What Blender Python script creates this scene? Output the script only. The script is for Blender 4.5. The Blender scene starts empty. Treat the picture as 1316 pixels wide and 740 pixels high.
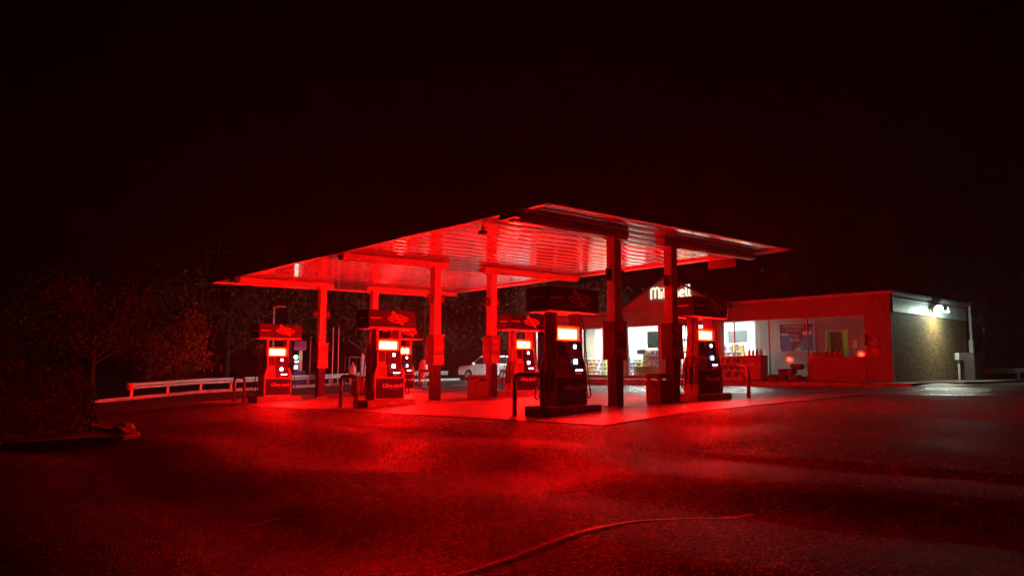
import bpy, bmesh, math, random
from mathutils import Vector, Matrix, noise
R = math.radians
random.seed(7)
scn = bpy.context.scene
C = scn.collection

# ---------------------------------------------------------------- camera
cam = bpy.data.cameras.new('camera')
cam.sensor_width = 36.0
cam.lens = 36.0 * 960 / 1316
cam.clip_start = 0.05
cam.clip_end = 2000
camo = bpy.data.objects.new('camera', cam)
C.objects.link(camo)
camo.location = (0, 0, 1.6)
camo.rotation_euler = (R(90) + math.atan(102 / 960), 0, -R(42.625))
scn.camera = camo

# ---------------------------------------------------------------- night sky
w = bpy.data.worlds.new('World')
scn.world = w
w.use_nodes = True
wn = w.node_tree.nodes
bg = wn['Background']
sky = wn.new('ShaderNodeTexSky')
sky.sky_type = 'NISHITA'
sky.sun_disc = False
sky.sun_elevation = R(-7)
sky.sun_rotation = R(200)
w.node_tree.links.new(sky.outputs[0], bg.inputs[0])
bg.inputs[1].default_value = 0.02

scn.view_settings.view_transform = 'Standard'
scn.view_settings.look = 'None'
scn.view_settings.exposure = 0
scn.view_settings.gamma = 1
scn.render.engine = 'CYCLES'
cy = scn.cycles
cy.use_denoising = True
cy.max_bounces = 6
cy.diffuse_bounces = 3
cy.glossy_bounces = 4
cy.transmission_bounces = 4
cy.transparent_max_bounces = 12
cy.volume_bounces = 0
cy.sample_clamp_indirect = 4
cy.use_light_tree = True
cy.caustics_reflective = False
cy.caustics_refractive = False
HAZE = 0.0006
BAR = 1500.0

# ---------------------------------------------------------------- materials
def mat(name, col=(0.5, 0.5, 0.5), rough=0.6, metal=0.0, spec=0.5, nz=0.0, nscale=8.0, bump=0.0, bscale=40.0, emit=None, estr=0.0, coat=0.0):
    m = bpy.data.materials.new(name)
    m.use_nodes = True
    nt = m.node_tree
    b = nt.nodes['Principled BSDF']
    b.inputs['Base Color'].default_value = (*col, 1)
    b.inputs['Roughness'].default_value = rough
    b.inputs['Metallic'].default_value = metal
    b.inputs['Specular IOR Level'].default_value = spec
    b.inputs['Coat Weight'].default_value = coat
    if nz or bump:
        tc = nt.nodes.new('ShaderNodeTexCoord')
    if nz:
        n = nt.nodes.new('ShaderNodeTexNoise')
        n.inputs['Scale'].default_value = nscale
        n.inputs['Detail'].default_value = 6
        nt.links.new(tc.outputs['Object'], n.inputs['Vector'])
        r = nt.nodes.new('ShaderNodeValToRGB')
        r.color_ramp.elements[0].position = 0.3
        r.color_ramp.elements[1].position = 0.72
        r.color_ramp.elements[0].color = (*[c * (1 - nz) for c in col], 1)
        r.color_ramp.elements[1].color = (*[min(1, c * (1 + nz * .6)) for c in col], 1)
        nt.links.new(n.outputs['Fac'], r.inputs['Fac'])
        nt.links.new(r.outputs['Color'], b.inputs['Base Color'])
        mr = nt.nodes.new('ShaderNodeMapRange')
        mr.inputs['To Min'].default_value = max(0.02, rough - .12)
        mr.inputs['To Max'].default_value = min(1, rough + .12)
        nt.links.new(n.outputs['Fac'], mr.inputs['Value'])
        nt.links.new(mr.outputs[0], b.inputs['Roughness'])
    if bump:
        n2 = nt.nodes.new('ShaderNodeTexNoise')
        n2.inputs['Scale'].default_value = bscale
        n2.inputs['Detail'].default_value = 4
        nt.links.new(tc.outputs['Object'], n2.inputs['Vector'])
        bp = nt.nodes.new('ShaderNodeBump')
        bp.inputs['Strength'].default_value = bump
        bp.inputs['Distance'].default_value = 0.02
        nt.links.new(n2.outputs['Fac'], bp.inputs['Height'])
        nt.links.new(bp.outputs[0], b.inputs['Normal'])
    if emit:
        b.inputs['Emission Color'].default_value = (*emit, 1)
        b.inputs['Emission Strength'].default_value = estr
    return m

def emission(name, col, s):
    m = bpy.data.materials.new(name)
    m.use_nodes = True
    nt = m.node_tree
    nt.nodes.clear()
    o = nt.nodes.new('ShaderNodeOutputMaterial')
    e = nt.nodes.new('ShaderNodeEmission')
    e.inputs[0].default_value = (*col, 1)
    e.inputs[1].default_value = s
    nt.links.new(e.outputs[0], o.inputs[0])
    return m

M = {}
def asphalt():
    m = mat('asphalt', (0.05, 0.05, 0.052), 0.5, spec=.05)
    nt = m.node_tree; L = nt.links.new
    b = nt.nodes['Principled BSDF']
    tc = nt.nodes.new('ShaderNodeTexCoord')
    v = nt.nodes.new('ShaderNodeTexVoronoi'); v.inputs['Scale'].default_value = 38
    L(tc.outputs['Object'], v.inputs['Vector'])
    n = nt.nodes.new('ShaderNodeTexNoise'); n.inputs['Scale'].default_value = 60; n.inputs['Detail'].default_value = 3
    L(tc.outputs['Object'], n.inputs['Vector'])
    big = nt.nodes.new('ShaderNodeTexNoise'); big.inputs['Scale'].default_value = 0.35; big.inputs['Detail'].default_value = 5; big.inputs['Roughness'].default_value = .6
    L(tc.outputs['Object'], big.inputs['Vector'])
    # tonal variation: aggregate chips and worn patches
    r = nt.nodes.new('ShaderNodeValToRGB')
    r.color_ramp.elements[0].color = (0.022, 0.022, 0.024, 1); r.color_ramp.elements[1].color = (0.28, 0.27, 0.26, 1)
    r.color_ramp.elements[0].position = .1; _e = r.color_ramp.elements.new(.62); _e.color = (0.075, 0.073, 0.07, 1)
    sep = nt.nodes.new('ShaderNodeSeparateColor'); L(v.outputs['Color'], sep.inputs[0])
    mx = nt.nodes.new('ShaderNodeMath'); mx.operation = 'MULTIPLY'; L(sep.outputs[0], mx.inputs[0]); L(big.outputs['Fac'], mx.inputs[1])
    mx2 = nt.nodes.new('ShaderNodeMath'); mx2.operation = 'MULTIPLY'; mx2.inputs[1].default_value = 1.7; L(mx.outputs[0], mx2.inputs[0])
    L(mx2.outputs[0], r.inputs['Fac']); L(r.outputs['Color'], b.inputs['Base Color'])
    mr = nt.nodes.new('ShaderNodeMapRange'); mr.inputs['From Min'].default_value = .35; mr.inputs['From Max'].default_value = .65
    mr.inputs['To Min'].default_value = .55; mr.inputs['To Max'].default_value = .8
    L(big.outputs['Fac'], mr.inputs['Value']); L(mr.outputs[0], b.inputs['Roughness'])
    bp = nt.nodes.new('ShaderNodeBump'); bp.inputs['Strength'].default_value = 1.0; bp.inputs['Distance'].default_value = .022
    inv = nt.nodes.new('ShaderNodeMath'); inv.operation = 'SUBTRACT'; inv.inputs[0].default_value = 1; L(v.outputs['Distance'], inv.inputs[1])
    ad = nt.nodes.new('ShaderNodeMath'); ad.operation = 'MULTIPLY_ADD'; ad.inputs[1].default_value = .5; L(n.outputs['Fac'], ad.inputs[0]); L(inv.outputs[0], ad.inputs[2])
    L(ad.outputs[0], bp.inputs['Height'])
    med = nt.nodes.new('ShaderNodeTexNoise'); med.inputs['Scale'].default_value = 2.2; med.inputs['Detail'].default_value = 3
    L(tc.outputs['Object'], med.inputs['Vector'])
    bp2 = nt.nodes.new('ShaderNodeBump'); bp2.inputs['Strength'].default_value = .5; bp2.inputs['Distance'].default_value = .05
    L(med.outputs['Fac'], bp2.inputs['Height']); L(bp.outputs[0], bp2.inputs['Normal']); L(bp2.outputs[0], b.inputs['Normal'])
    return m
M['asphalt'] = asphalt()
M['concrete'] = mat('concrete', (0.13, 0.125, 0.12), 0.5, nz=.5, nscale=1.1, bump=.25, bscale=30)
M['kerb'] = mat('kerb_concrete', (0.34, 0.33, 0.31), 0.7, nz=.35, nscale=3, bump=.3, bscale=25)
M['old_paint'] = mat('worn_line_paint', (0.24, 0.23, 0.22), 0.55, nz=.8, nscale=14, bump=.5, bscale=60)
M['soil'] = mat('soil', (0.05, 0.04, 0.03), 0.95, nz=.4, nscale=4, bump=.8, bscale=15)
M['deck'] = mat('deck_paint', (0.72, 0.72, 0.71), 0.06, metal=.5, spec=.5, coat=.6, bump=.06, bscale=5)
M['deck'].node_tree.nodes['Principled BSDF'].inputs['Coat Roughness'].default_value = .03
M['deck'].node_tree.nodes['Principled BSDF'].inputs['Coat IOR'].default_value = 2.4
M['white_paint'] = mat('white_paint', (0.55, 0.55, 0.54), 0.4, nz=.12, nscale=5)
M['beam'] = mat('beam_paint', (0.5, 0.48, 0.48), 0.35, nz=.15, nscale=3)
M['navy'] = mat('navy_paint', (0.014, 0.022, 0.16), 0.4, spec=.3, nz=.15, nscale=6)
M['navy_dark'] = mat('navy_dark', (0.022, 0.026, 0.1), 0.4, nz=.15, nscale=6)
M['pump_grey'] = mat('pump_grey', (0.45, 0.45, 0.46), 0.38, nz=.12, nscale=6)
M['black'] = mat('black_plastic', (0.025, 0.025, 0.028), 0.4)
M['rubber'] = mat('rubber', (0.015, 0.015, 0.015), 0.6)
M['steel'] = mat('galvanised_steel', (0.5, 0.53, 0.53), 0.42, metal=.6, nz=.25, nscale=3)
M['hoop'] = mat('hoop_paint', (0.12, 0.1, 0.16), 0.45, nz=.3, nscale=9)
M['yellow'] = mat('logo_yellow', (0.75, 0.55, 0.06), 0.4)
M['logo_dark'] = mat('logo_dark', (0.14, 0.03, 0.05), 0.4)
M['logo_red'] = mat('logo_red', (0.55, 0.03, 0.03), 0.4)
M['print_white'] = mat('print_white', (0.75, 0.75, 0.75), 0.5)
M['print_grey'] = mat('print_grey', (0.3, 0.3, 0.32), 0.5)
M['poster_paper'] = mat('poster_paper', (0.22, 0.2, 0.22), 0.4, nz=.5, nscale=6)
M['poster_light'] = mat('poster_light', (0.5, 0.48, 0.46), 0.45, nz=.2, nscale=12)
M['stucco'] = mat('wall_stucco', (0.42, 0.36, 0.3), 0.8, nz=.12, nscale=2, bump=.2, bscale=60)
M['trim'] = mat('roof_trim', (0.5, 0.5, 0.5), 0.4, metal=.3, nz=.15, nscale=4)
M['fascia_metal'] = mat('ribbed_fascia', (0.62, 0.64, 0.64), 0.45, nz=.2, nscale=3)
M['shingle'] = mat('roof_shingle', (0.09, 0.085, 0.08), 0.9, nz=.3, nscale=8, bump=.5, bscale=14)
M['frame'] = mat('window_frame', (0.16, 0.15, 0.15), 0.4, metal=.5)
M['in_white'] = mat('interior_white', (0.8, 0.82, 0.8), 0.7, nz=.04, nscale=2)
M['in_grey'] = mat('interior_grey', (0.42, 0.42, 0.4), 0.75, nz=.08, nscale=2)
M['in_floor'] = mat('interior_floor', (0.5, 0.48, 0.44), 0.3, nz=.1, nscale=3)
M['in_green'] = mat('interior_yellow_green', (0.55, 0.6, 0.16), 0.7)
M['wood_door'] = mat('grey_door', (0.16, 0.17, 0.15), 0.5)
M['bin'] = mat('bin_plastic', (0.09, 0.08, 0.1), 0.45, nz=.2, nscale=6)
M['car_white'] = mat('car_paint', (0.72, 0.76, 0.77), 0.25, coat=.6, spec=.5)
M['car_glass'] = mat('car_glass', (0.01, 0.012, 0.014), 0.08)
M['tail'] = mat('tail_light', (0.4, 0.02, 0.02), 0.2)
M['bark'] = mat('bark', (0.035, 0.027, 0.02), 0.9, nz=.4, nscale=8, bump=.6, bscale=20)
M['blue_sign'] = mat('blue_sign', (0.16, 0.13, 0.6), 0.4)
M['red_sign'] = mat('red_sign', (0.6, 0.12, 0.1), 0.45)
M['poster_blue'] = mat('poster_blue', (0.06, 0.2, 0.55), 0.5, nz=.3, nscale=5)
M['poster_sky'] = mat('poster_sky', (0.1, 0.38, 0.62), 0.5)
M['poster_maroon'] = mat('poster_maroon', (0.16, 0.02, 0.05), 0.5)
M['cream'] = mat('cream', (0.7, 0.68, 0.6), 0.5)
M['teal_print'] = mat('teal_print', (0.06, 0.25, 0.26), 0.5, nz=.5, nscale=4)
M['tan_card'] = mat('tan_card', (0.4, 0.26, 0.12), 0.7, nz=.3, nscale=5)
M['cab_red'] = mat('cabinet_red', (0.45, 0.05, 0.04), 0.45, nz=.15, nscale=5)
M['bag'] = mat('bag_plastic', (0.2, 0.12, 0.1), 0.5, nz=.5, nscale=5)
M['air_blue'] = mat('machine_blue', (0.04, 0.09, 0.5), 0.4, nz=.15, nscale=5)
M['yellow_hose'] = mat('yellow_hose', (0.65, 0.5, 0.05), 0.5)
M['pale'] = mat('pale_metal', (0.6, 0.66, 0.66), 0.4, nz=.1, nscale=5)
M['bar'] = emission('lit_red_bar', (1.0, .9 / BAR, 0.08 / BAR), BAR)
M['bar_core'] = emission('lit_bar_core', (1.0, 4.0 / BAR, 2.2 / BAR), BAR)  # white glare centre over a yellower bar, painting its bloom
M['led_white'] = emission('white_led', (0.85, 0.88, 1.0), 9.0)
M['led_blue'] = emission('blue_white_led', (0.62, 0.65, 1.0), 12.0)
M['led_red'] = emission('red_led', (1.0, 0.04, 0.05), 1.2)
M['led_green'] = emission('green_lamp', (0.25, 1.0, 0.35), 9.0)
M['tube'] = emission('store_light', (0.84, 1.0, 0.95), 155.0)
M['tube_dim'] = emission('back_room_light', (0.95, 1.0, 0.55), 3.0)
M['sign_lit'] = emission('sign_letter_light', (1.0, 0.92, 0.7), 1.25)
M['flood'] = emission('flood_lamp', (0.72, 1.0, 0.88), 160.0)
M['flood_warm'] = emission('flood_lamp_warm', (1.0, 0.92, 0.6), 800.0)
M['flood_far_dim'] = emission('flood_lamp_far_dim', (0.75, 1.0, 0.95), 1100.0)
M['flood_far'] = emission('flood_lamp_far', (0.75, 1.0, 0.95), 7500.0)  # both for the added flood light on the far wall
M['cooler'] = emission('cooler_light', (0.75, 1.0, 0.95), 1.6)

def brick():
    m = mat('brown_brick', (0.2, 0.13, 0.07), 0.75)
    nt = m.node_tree; L = nt.links.new; b = nt.nodes['Principled BSDF']
    tc = nt.nodes.new('ShaderNodeTexCoord')
    mp = nt.nodes.new('ShaderNodeMapping'); mp.inputs['Rotation'].default_value = (R(-90), 0, 0)
    L(tc.outputs['Object'], mp.inputs['Vector'])
    br = nt.nodes.new('ShaderNodeTexBrick')
    br.inputs['Scale'].default_value = 1
    br.inputs['Brick Width'].default_value = .25; br.inputs['Row Height'].default_value = .085; br.inputs['Mortar Size'].default_value = .011
    br.inputs['Color1'].default_value = (.36, .26, .12, 1); br.inputs['Color2'].default_value = (.19, .125, .06, 1); br.inputs['Mortar'].default_value = (.1, .085, .06, 1)
    L(mp.outputs[0], br.inputs['Vector'])
    n = nt.nodes.new('ShaderNodeTexNoise'); n.inputs['Scale'].default_value = 6; n.inputs['Detail'].default_value = 4; L(tc.outputs['Object'], n.inputs['Vector'])
    mix = nt.nodes.new('ShaderNodeMix'); mix.data_type = 'RGBA'; mix.blend_type = 'OVERLAY'; mix.inputs[0].default_value = .6
    L(br.outputs['Color'], mix.inputs[6]); L(n.outputs['Fac'], mix.inputs[7]); L(mix.outputs[2], b.inputs['Base Color'])
    bp = nt.nodes.new('ShaderNodeBump'); bp.inputs['Strength'].default_value = .9; bp.inputs['Distance'].default_value = .02; bp.invert = True
    ad = nt.nodes.new('ShaderNodeMath'); ad.operation = 'MULTIPLY_ADD'; ad.inputs[1].default_value = .35
    L(n.outputs['Fac'], ad.inputs[0]); L(br.outputs['Fac'], ad.inputs[2])
    L(ad.outputs[0], bp.inputs['Height']); L(bp.outputs[0], b.inputs['Normal'])
    return m
M['brick'] = brick()

def glass():
    m = bpy.data.materials.new('window_glass'); m.use_nodes = True
    nt = m.node_tree; nt.nodes.clear(); L = nt.links.new
    o = nt.nodes.new('ShaderNodeOutputMaterial')
    t = nt.nodes.new('ShaderNodeBsdfTransparent'); t.inputs[0].default_value = (.93, .97, .95, 1)
    gl = nt.nodes.new('ShaderNodeBsdfGlossy'); gl.inputs['Roughness'].default_value = .02
    fr = nt.nodes.new('ShaderNodeFresnel'); fr.inputs[0].default_value = 1.5
    mx = nt.nodes.new('ShaderNodeMixShader')
    L(fr.outputs[0], mx.inputs[0]); L(t.outputs[0], mx.inputs[1]); L(gl.outputs[0], mx.inputs[2]); L(mx.outputs[0], o.inputs[0])
    return m
M['glass'] = glass()

def leafmat(name, c1, c2):
    m = bpy.data.materials.new(name); m.use_nodes = True
    nt = m.node_tree; L = nt.links.new; b = nt.nodes['Principled BSDF']
    oi = nt.nodes.new('ShaderNodeNewGeometry')
    r = nt.nodes.new('ShaderNodeValToRGB'); r.color_ramp.elements[0].color = (*c1, 1); r.color_ramp.elements[1].color = (*c2, 1)
    L(oi.outputs['Random Per Island'], r.inputs['Fac']); L(r.outputs['Color'], b.inputs['Base Color'])
    b.inputs['Roughness'].default_value = .8; b.inputs['Specular IOR Level'].default_value = .15
    return m
M['leaf_dark'] = leafmat('leaf_dark_green', (0.02, 0.032, 0.014), (0.05, 0.065, 0.028))
M['leaf_dry'] = leafmat('leaf_autumn', (0.09, 0.085, 0.03), (0.18, 0.14, 0.06))
M['leaf_hedge'] = leafmat('leaf_hedge', (0.03, 0.045, 0.02), (0.07, 0.08, 0.04))

def stockmat():
    m = bpy.data.materials.new('shop_goods'); m.use_nodes = True
    nt = m.node_tree; L = nt.links.new; b = nt.nodes['Principled BSDF']
    oi = nt.nodes.new('ShaderNodeNewGeometry')
    r = nt.nodes.new('ShaderNodeValToRGB'); r.color_ramp.interpolation = 'CONSTANT'
    cols = [(.5, .05, .04), (.75, .55, .08), (.08, .2, .5), (.7, .7, .66), (.12, .4, .14), (.3, .14, .06), (.65, .3, .05), (.06, .06, .07)]
    e = r.color_ramp.elements
    while len(e) < len(cols): e.new(.5)
    for i, c in enumerate(cols): e[i].position = i / len(cols); e[i].color = (*c, 1)
    L(oi.outputs['Random Per Island'], r.inputs['Fac']); L(r.outputs['Color'], b.inputs['Base Color'])
    b.inputs['Roughness'].default_value = .4
    return m
M['stock'] = stockmat()

# ---------------------------------------------------------------- mesh helpers
def NB(): return bmesh.new()
def box(bm, x0, x1, y0, y1, z0, z1, bev=0.0, rot=None):
    r = bmesh.ops.create_cube(bm, size=1)
    vs = r['verts']
    for v in vs:
        v.co = Vector((x0 + (v.co.x + .5) * (x1 - x0), y0 + (v.co.y + .5) * (y1 - y0), z0 + (v.co.z + .5) * (z1 - z0)))
    if bev:
        es = list({e for v in vs for e in v.link_edges})
        res = bmesh.ops.bevel(bm, geom=es, offset=bev, segments=2, affect='EDGES', profile=.6)
        vs = list({v for f in res['faces'] for v in f.verts} | {v for v in vs if v.is_valid})
    if rot: bmesh.ops.transform(bm, matrix=rot, verts=vs)
    return vs
def tube(bm, pts, r, n=8):
    pts = [Vector(p) for p in pts]
    rs = r if isinstance(r, (list, tuple)) else [r] * len(pts)
    rings = []
    up = None
    for i, p in enumerate(pts):
        t = (pts[min(i + 1, len(pts) - 1)] - pts[max(i - 1, 0)]).normalized()
        if up is None:
            up = Vector((0, 0, 1)) if abs(t.z) < .9 else Vector((1, 0, 0))
        a = t.cross(up).normalized(); b2 = a.cross(t).normalized(); up = b2
        rings.append([bm.verts.new(p + (a * math.cos(k * 2 * math.pi / n) + b2 * math.sin(k * 2 * math.pi / n)) * rs[i]) for k in range(n)])
    for i in range(len(rings) - 1):
        for k in range(n):
            bm.faces.new((rings[i][k], rings[i][(k + 1) % n], rings[i + 1][(k + 1) % n], rings[i + 1][k]))
    bm.faces.new(rings[0][::-1]); bm.faces.new(rings[-1])
def prism(bm, poly, axis, lo, hi):
    # poly: 2D points; axis 'x' -> (y,z), 'y' -> (x,z), 'z' -> (x,y)
    def P(a, b, t): return {'x': (t, a, b), 'y': (a, t, b), 'z': (a, b, t)}[axis]
    A = [bm.verts.new(P(a, b, lo)) for a, b in poly]
    B = [bm.verts.new(P(a, b, hi)) for a, b in poly]
    n = len(poly)
    bm.faces.new(A[::-1]); bm.faces.new(B)
    for i in range(n): bm.faces.new((A[i], A[(i + 1) % n], B[(i + 1) % n], B[i]))
def obj(name, bm, m, parent=None, smooth=False, loc=None, rotz=None):
    bmesh.ops.recalc_face_normals(bm, faces=bm.faces)
    me = bpy.data.meshes.new(name)
    bm.to_mesh(me); bm.free()
    if smooth:
        for p in me.polygons: p.use_smooth = True
    me.materials.append(M[m] if isinstance(m, str) else m)
    return mobj(name, me, parent, loc, rotz)
def mobj(name, me, parent=None, loc=None, rotz=None):
    o = bpy.data.objects.new(name, me); C.objects.link(o)
    if parent: o.parent = parent
    if loc: o.location = loc
    if rotz is not None: o.rotation_euler = (0, 0, rotz)
    return o
def bx(name, m, parent, x0, x1, y0, y1, z0, z1, bev=0.0):
    b = NB(); box(b, x0, x1, y0, y1, z0, z1, bev); return obj(name, b, m, parent)
def tag(o, label, cat, group=None):
    o['label'] = label; o['category'] = cat
    if group: o['group'] = group
    return o
def thing(name, label, cat, loc=(0, 0, 0), rotz=0, group=None):
    o = bpy.data.objects.new(name, None); C.objects.link(o)
    o.location = loc; o.rotation_euler = (0, 0, rotz); o.empty_display_size = .2
    return tag(o, label, cat, group)
def struct(o): o['kind'] = 'structure'; return o
def copy_tree(o, parent=None):
    c = o.copy(); C.objects.link(c); c.parent = parent
    for ch in o.children: copy_tree(ch, c)
    return c
TC = {}
def text(name, s, size, m, parent, loc, rot, shear=0.0, ext=.004, off=0.0, bold=0.0):
    k = (s, size, shear, ext, off, m)
    if k not in TC:
        cu = bpy.data.curves.new('t', 'FONT'); cu.body = s; cu.size = size; cu.align_x = 'CENTER'; cu.align_y = 'CENTER'
        cu.shear = shear; cu.extrude = ext; cu.offset = off; cu.resolution_u = 4; cu.space_character = 1.08 if s == 'Mitchell' else 1
        to = bpy.data.objects.new('t', cu); C.objects.link(to)
        bpy.context.view_layer.update()
        me = bpy.data.meshes.new_from_object(to.evaluated_get(bpy.context.evaluated_depsgraph_get()))
        bpy.data.objects.remove(to); bpy.data.curves.remove(cu)
        me.materials.clear(); me.materials.append(M[m]); me.name = name
        TC[k] = me
    o = mobj(name, TC[k], parent, loc); o.rotation_euler = rot
    return o
FRONT = (R(90), 0, 0)            # readable from -Y
BACK = (R(90), 0, R(180))        # readable from +Y
WEST = (R(90), 0, R(-90))        # readable from -X

# ---------------------------------------------------------------- ground
def g0(X, Y):
    a = .0525 * X if X < 14 else .735 + (X - 14) * .017 if X < 31 else 1.024
    if X < -10: a = -.525
    return a - .013 * max(-20, min(Y, 32))
def und(X, Y):
    # worn, settled asphalt: long shallow swells across the drive
    k = max(0, min(1, (11.2 - X) / 1.5)) if Y > 9 else max(0, min(1, (14 - X) / 4))
    if k < .01: return 0
    wx = X + .8 * noise.noise(Vector((X * .15, Y * .22, 3.1))) + .10 * (Y - 5)*0
    z = .072 * math.sin(2 * math.pi * (wx - 7.2) / 3.1) * (1 if X < 9.4 else .5)
    z += .05 * noise.noise(Vector((X * .35, Y * .35, .7)))
    z += .018 * noise.noise(Vector((X * .9, Y * .9, 5.7)))
    return z * k * min(1, max(0, (26 - Y) / 10))
def gz(X, Y): return g0(X, Y) + und(X, Y)
def lines(segs):
    out = []
    for a, b, s in segs:
        n = max(1, round((b - a) / s)); out += [a + (b - a) * i / n for i in range(n)]
    return out + [segs[-1][1]]
xs = lines([(-110, -20, 30), (-20, -2, 2), (-2, 14, .16), (14, 60, 1), (60, 180, 30)])
ys = lines([(-60, -4, 8), (-4, 26, .18), (26, 60, 1), (60, 180, 30)])
vv = [(x, y, gz(x, y)) for x in xs for y in ys]
ny = len(ys)
ff = [(i * ny + j, (i + 1) * ny + j, (i + 1) * ny + j + 1, i * ny + j + 1) for i in range(len(xs) - 1) for j in range(ny - 1)]
me = bpy.data.meshes.new('ground'); me.from_pydata(vv, [], ff); me.materials.append(M['asphalt'])
for p in me.polygons: p.use_smooth = True
struct(mobj('ground', me))

# concrete pad under the canopy, cast in slabs
pad = struct(bpy.data.objects.new('concrete_pad', None)); C.objects.link(pad)
px = [11.3, 14.35, 17.4, 20.45, 23.6]
py = [9.6 + i * 3.05 for i in range(8)]
for i in range(len(px) - 1):
    for j in range(len(py) - 1):
        b = NB(); e = .012
        q = [(px[i] + e, py[j] + e), (px[i + 1] - e, py[j] + e), (px[i + 1] - e, py[j + 1] - e), (px[i] + e, py[j + 1] - e)]
        t = [b.verts.new((x, y, g0(x, y) + .018)) for x, y in q]
        d = [b.verts.new((x, y, g0(x, y) - .15)) for x, y in q]
        b.faces.new(t)
        for k in range(4): b.faces.new((t[k], d[k], d[(k + 1) % 4], t[(k + 1) % 4]))
        obj('slab', b, 'concrete', pad)

M['wet'] = M['asphalt'].copy(); M['wet'].name = 'wet_asphalt'
_n = M['wet'].node_tree; _b = _n.nodes['Principled BSDF']; _b.inputs['Specular IOR Level'].default_value = .6
_t = _n.nodes.new('ShaderNodeTexCoord'); _m = _n.nodes.new('ShaderNodeMapping'); _m.inputs['Scale'].default_value = (.9, .16, 1); _m.inputs['Rotation'].default_value = (0, 0, R(-4))
_o = _n.nodes.new('ShaderNodeTexNoise'); _o.inputs['Scale'].default_value = 2.2; _o.inputs['Detail'].default_value = 5
_r = _n.nodes.new('ShaderNodeMapRange'); _r.inputs['From Min'].default_value = .4; _r.inputs['From Max'].default_value = .62; _r.inputs['To Min'].default_value = .16; _r.inputs['To Max'].default_value = .6
_n.links.new(_t.outputs['Object'], _m.inputs[0]); _n.links.new(_m.outputs[0], _o.inputs['Vector']); _n.links.new(_o.outputs['Fac'], _r.inputs['Value']); _n.links.new(_r.outputs[0], _b.inputs['Roughness'])
for _k in _n.nodes:
    if _k.type == 'BUMP': _k.inputs['Strength'].default_value *= .35
b = NB(); q = [(23.65, 8.5), (30.28, 8.5), (30.28, 36), (23.65, 36)]; gx, gy = 7, 14; grid = [[b.verts.new((23.65 + (30.28 - 23.65) * i / gx, 4 + 32 * j / gy, g0(23.65 + (30.28 - 23.65) * i / gx, 4 + 32 * j / gy) + .008)) for j in range(gy + 1)] for i in range(gx + 1)]
for i in range(gx):
    for j in range(gy): b.faces.new((grid[i][j], grid[i + 1][j], grid[i + 1][j + 1], grid[i][j + 1]))
struct(obj('drive_lane', b, 'wet', smooth=True))

# raised paving seams across the drive
def seam(p, q, wd=.07, h=.012):
    b = NB(); n = 40; prev = None
    dx, dy = q[0] - p[0], q[1] - p[1]; l = math.hypot(dx, dy); nx_, ny_ = -dy / l, dx / l
    for i in range(n + 1):
        t = i / n; x = p[0] + dx * t; y = p[1] + dy * t
        j = .03 * noise.noise(Vector((x * 2, y * 2, 9)))
        row = []
        for s, zz in ((-1, h), (-.4, h), (.4, h), (1, h)):
            X = x + nx_ * (wd * s + j); Y = y + ny_ * (wd * s + j)
            row.append(b.verts.new((X, Y, gz(X, Y) + zz)))
        if prev:
            for k in range(3): b.faces.new((prev[k], prev[k + 1], row[k + 1], row[k]))
        prev = row
    return struct(obj('painted_line', b, 'old_paint', smooth=True))
seam((6.5, 3.72), (2.6, 4.68), .03, .006)
seam((4.2, 7.4), (3.3, 7.58), .025, .005)

# ---------------------------------------------------------------- canopy
def cz(X, Y):  # underside of the deck, slightly tilted for drainage
    return 5.10 + (X - 11.2) / 10.76 * .158 - (Y - 11.0) / 18.9 * .133
CX0, CX1, CY0, CY1 = 11.2, 21.96, 11.0, 29.9
canopy = thing('fuel_canopy', 'large flat fuel canopy with glossy ribbed underside on six square columns', 'canopy')
NP = 35
pw = (CY1 - CY0) / NP
for i in range(NP):
    y0 = CY0 + i * pw; b = NB()
    # shallow trough profile: curved pan with an upstanding joint at each side
    prof = [(0, .035), (.012, 0.006)] + [(pw * t, -.005 * math.sin(math.pi * t)) for t in (.08, .18, .3, .42, .5, .58, .7, .82, .92)] + [(pw - .012, .006), (pw - .0015, .035)]
    rows = []
    for X in (CX0 + .03, CX0 + 3.5, CX1 - 3.5, CX1 - .03):
        jj = random.uniform(-.003, .003)
        rows.append([b.verts.new((X, y0 + a, cz(X, y0 + a) + c + jj)) for a, c in prof])
    for r0, r1 in zip(rows, rows[1:]):
        for k in range(len(prof) - 1): b.faces.new((r0[k], r0[k + 1], r1[k + 1], r1[k]))
    bmesh.ops.recalc_face_normals(b, faces=b.faces)
    o = obj('deck_panel', b, 'deck', canopy, smooth=True)
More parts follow.
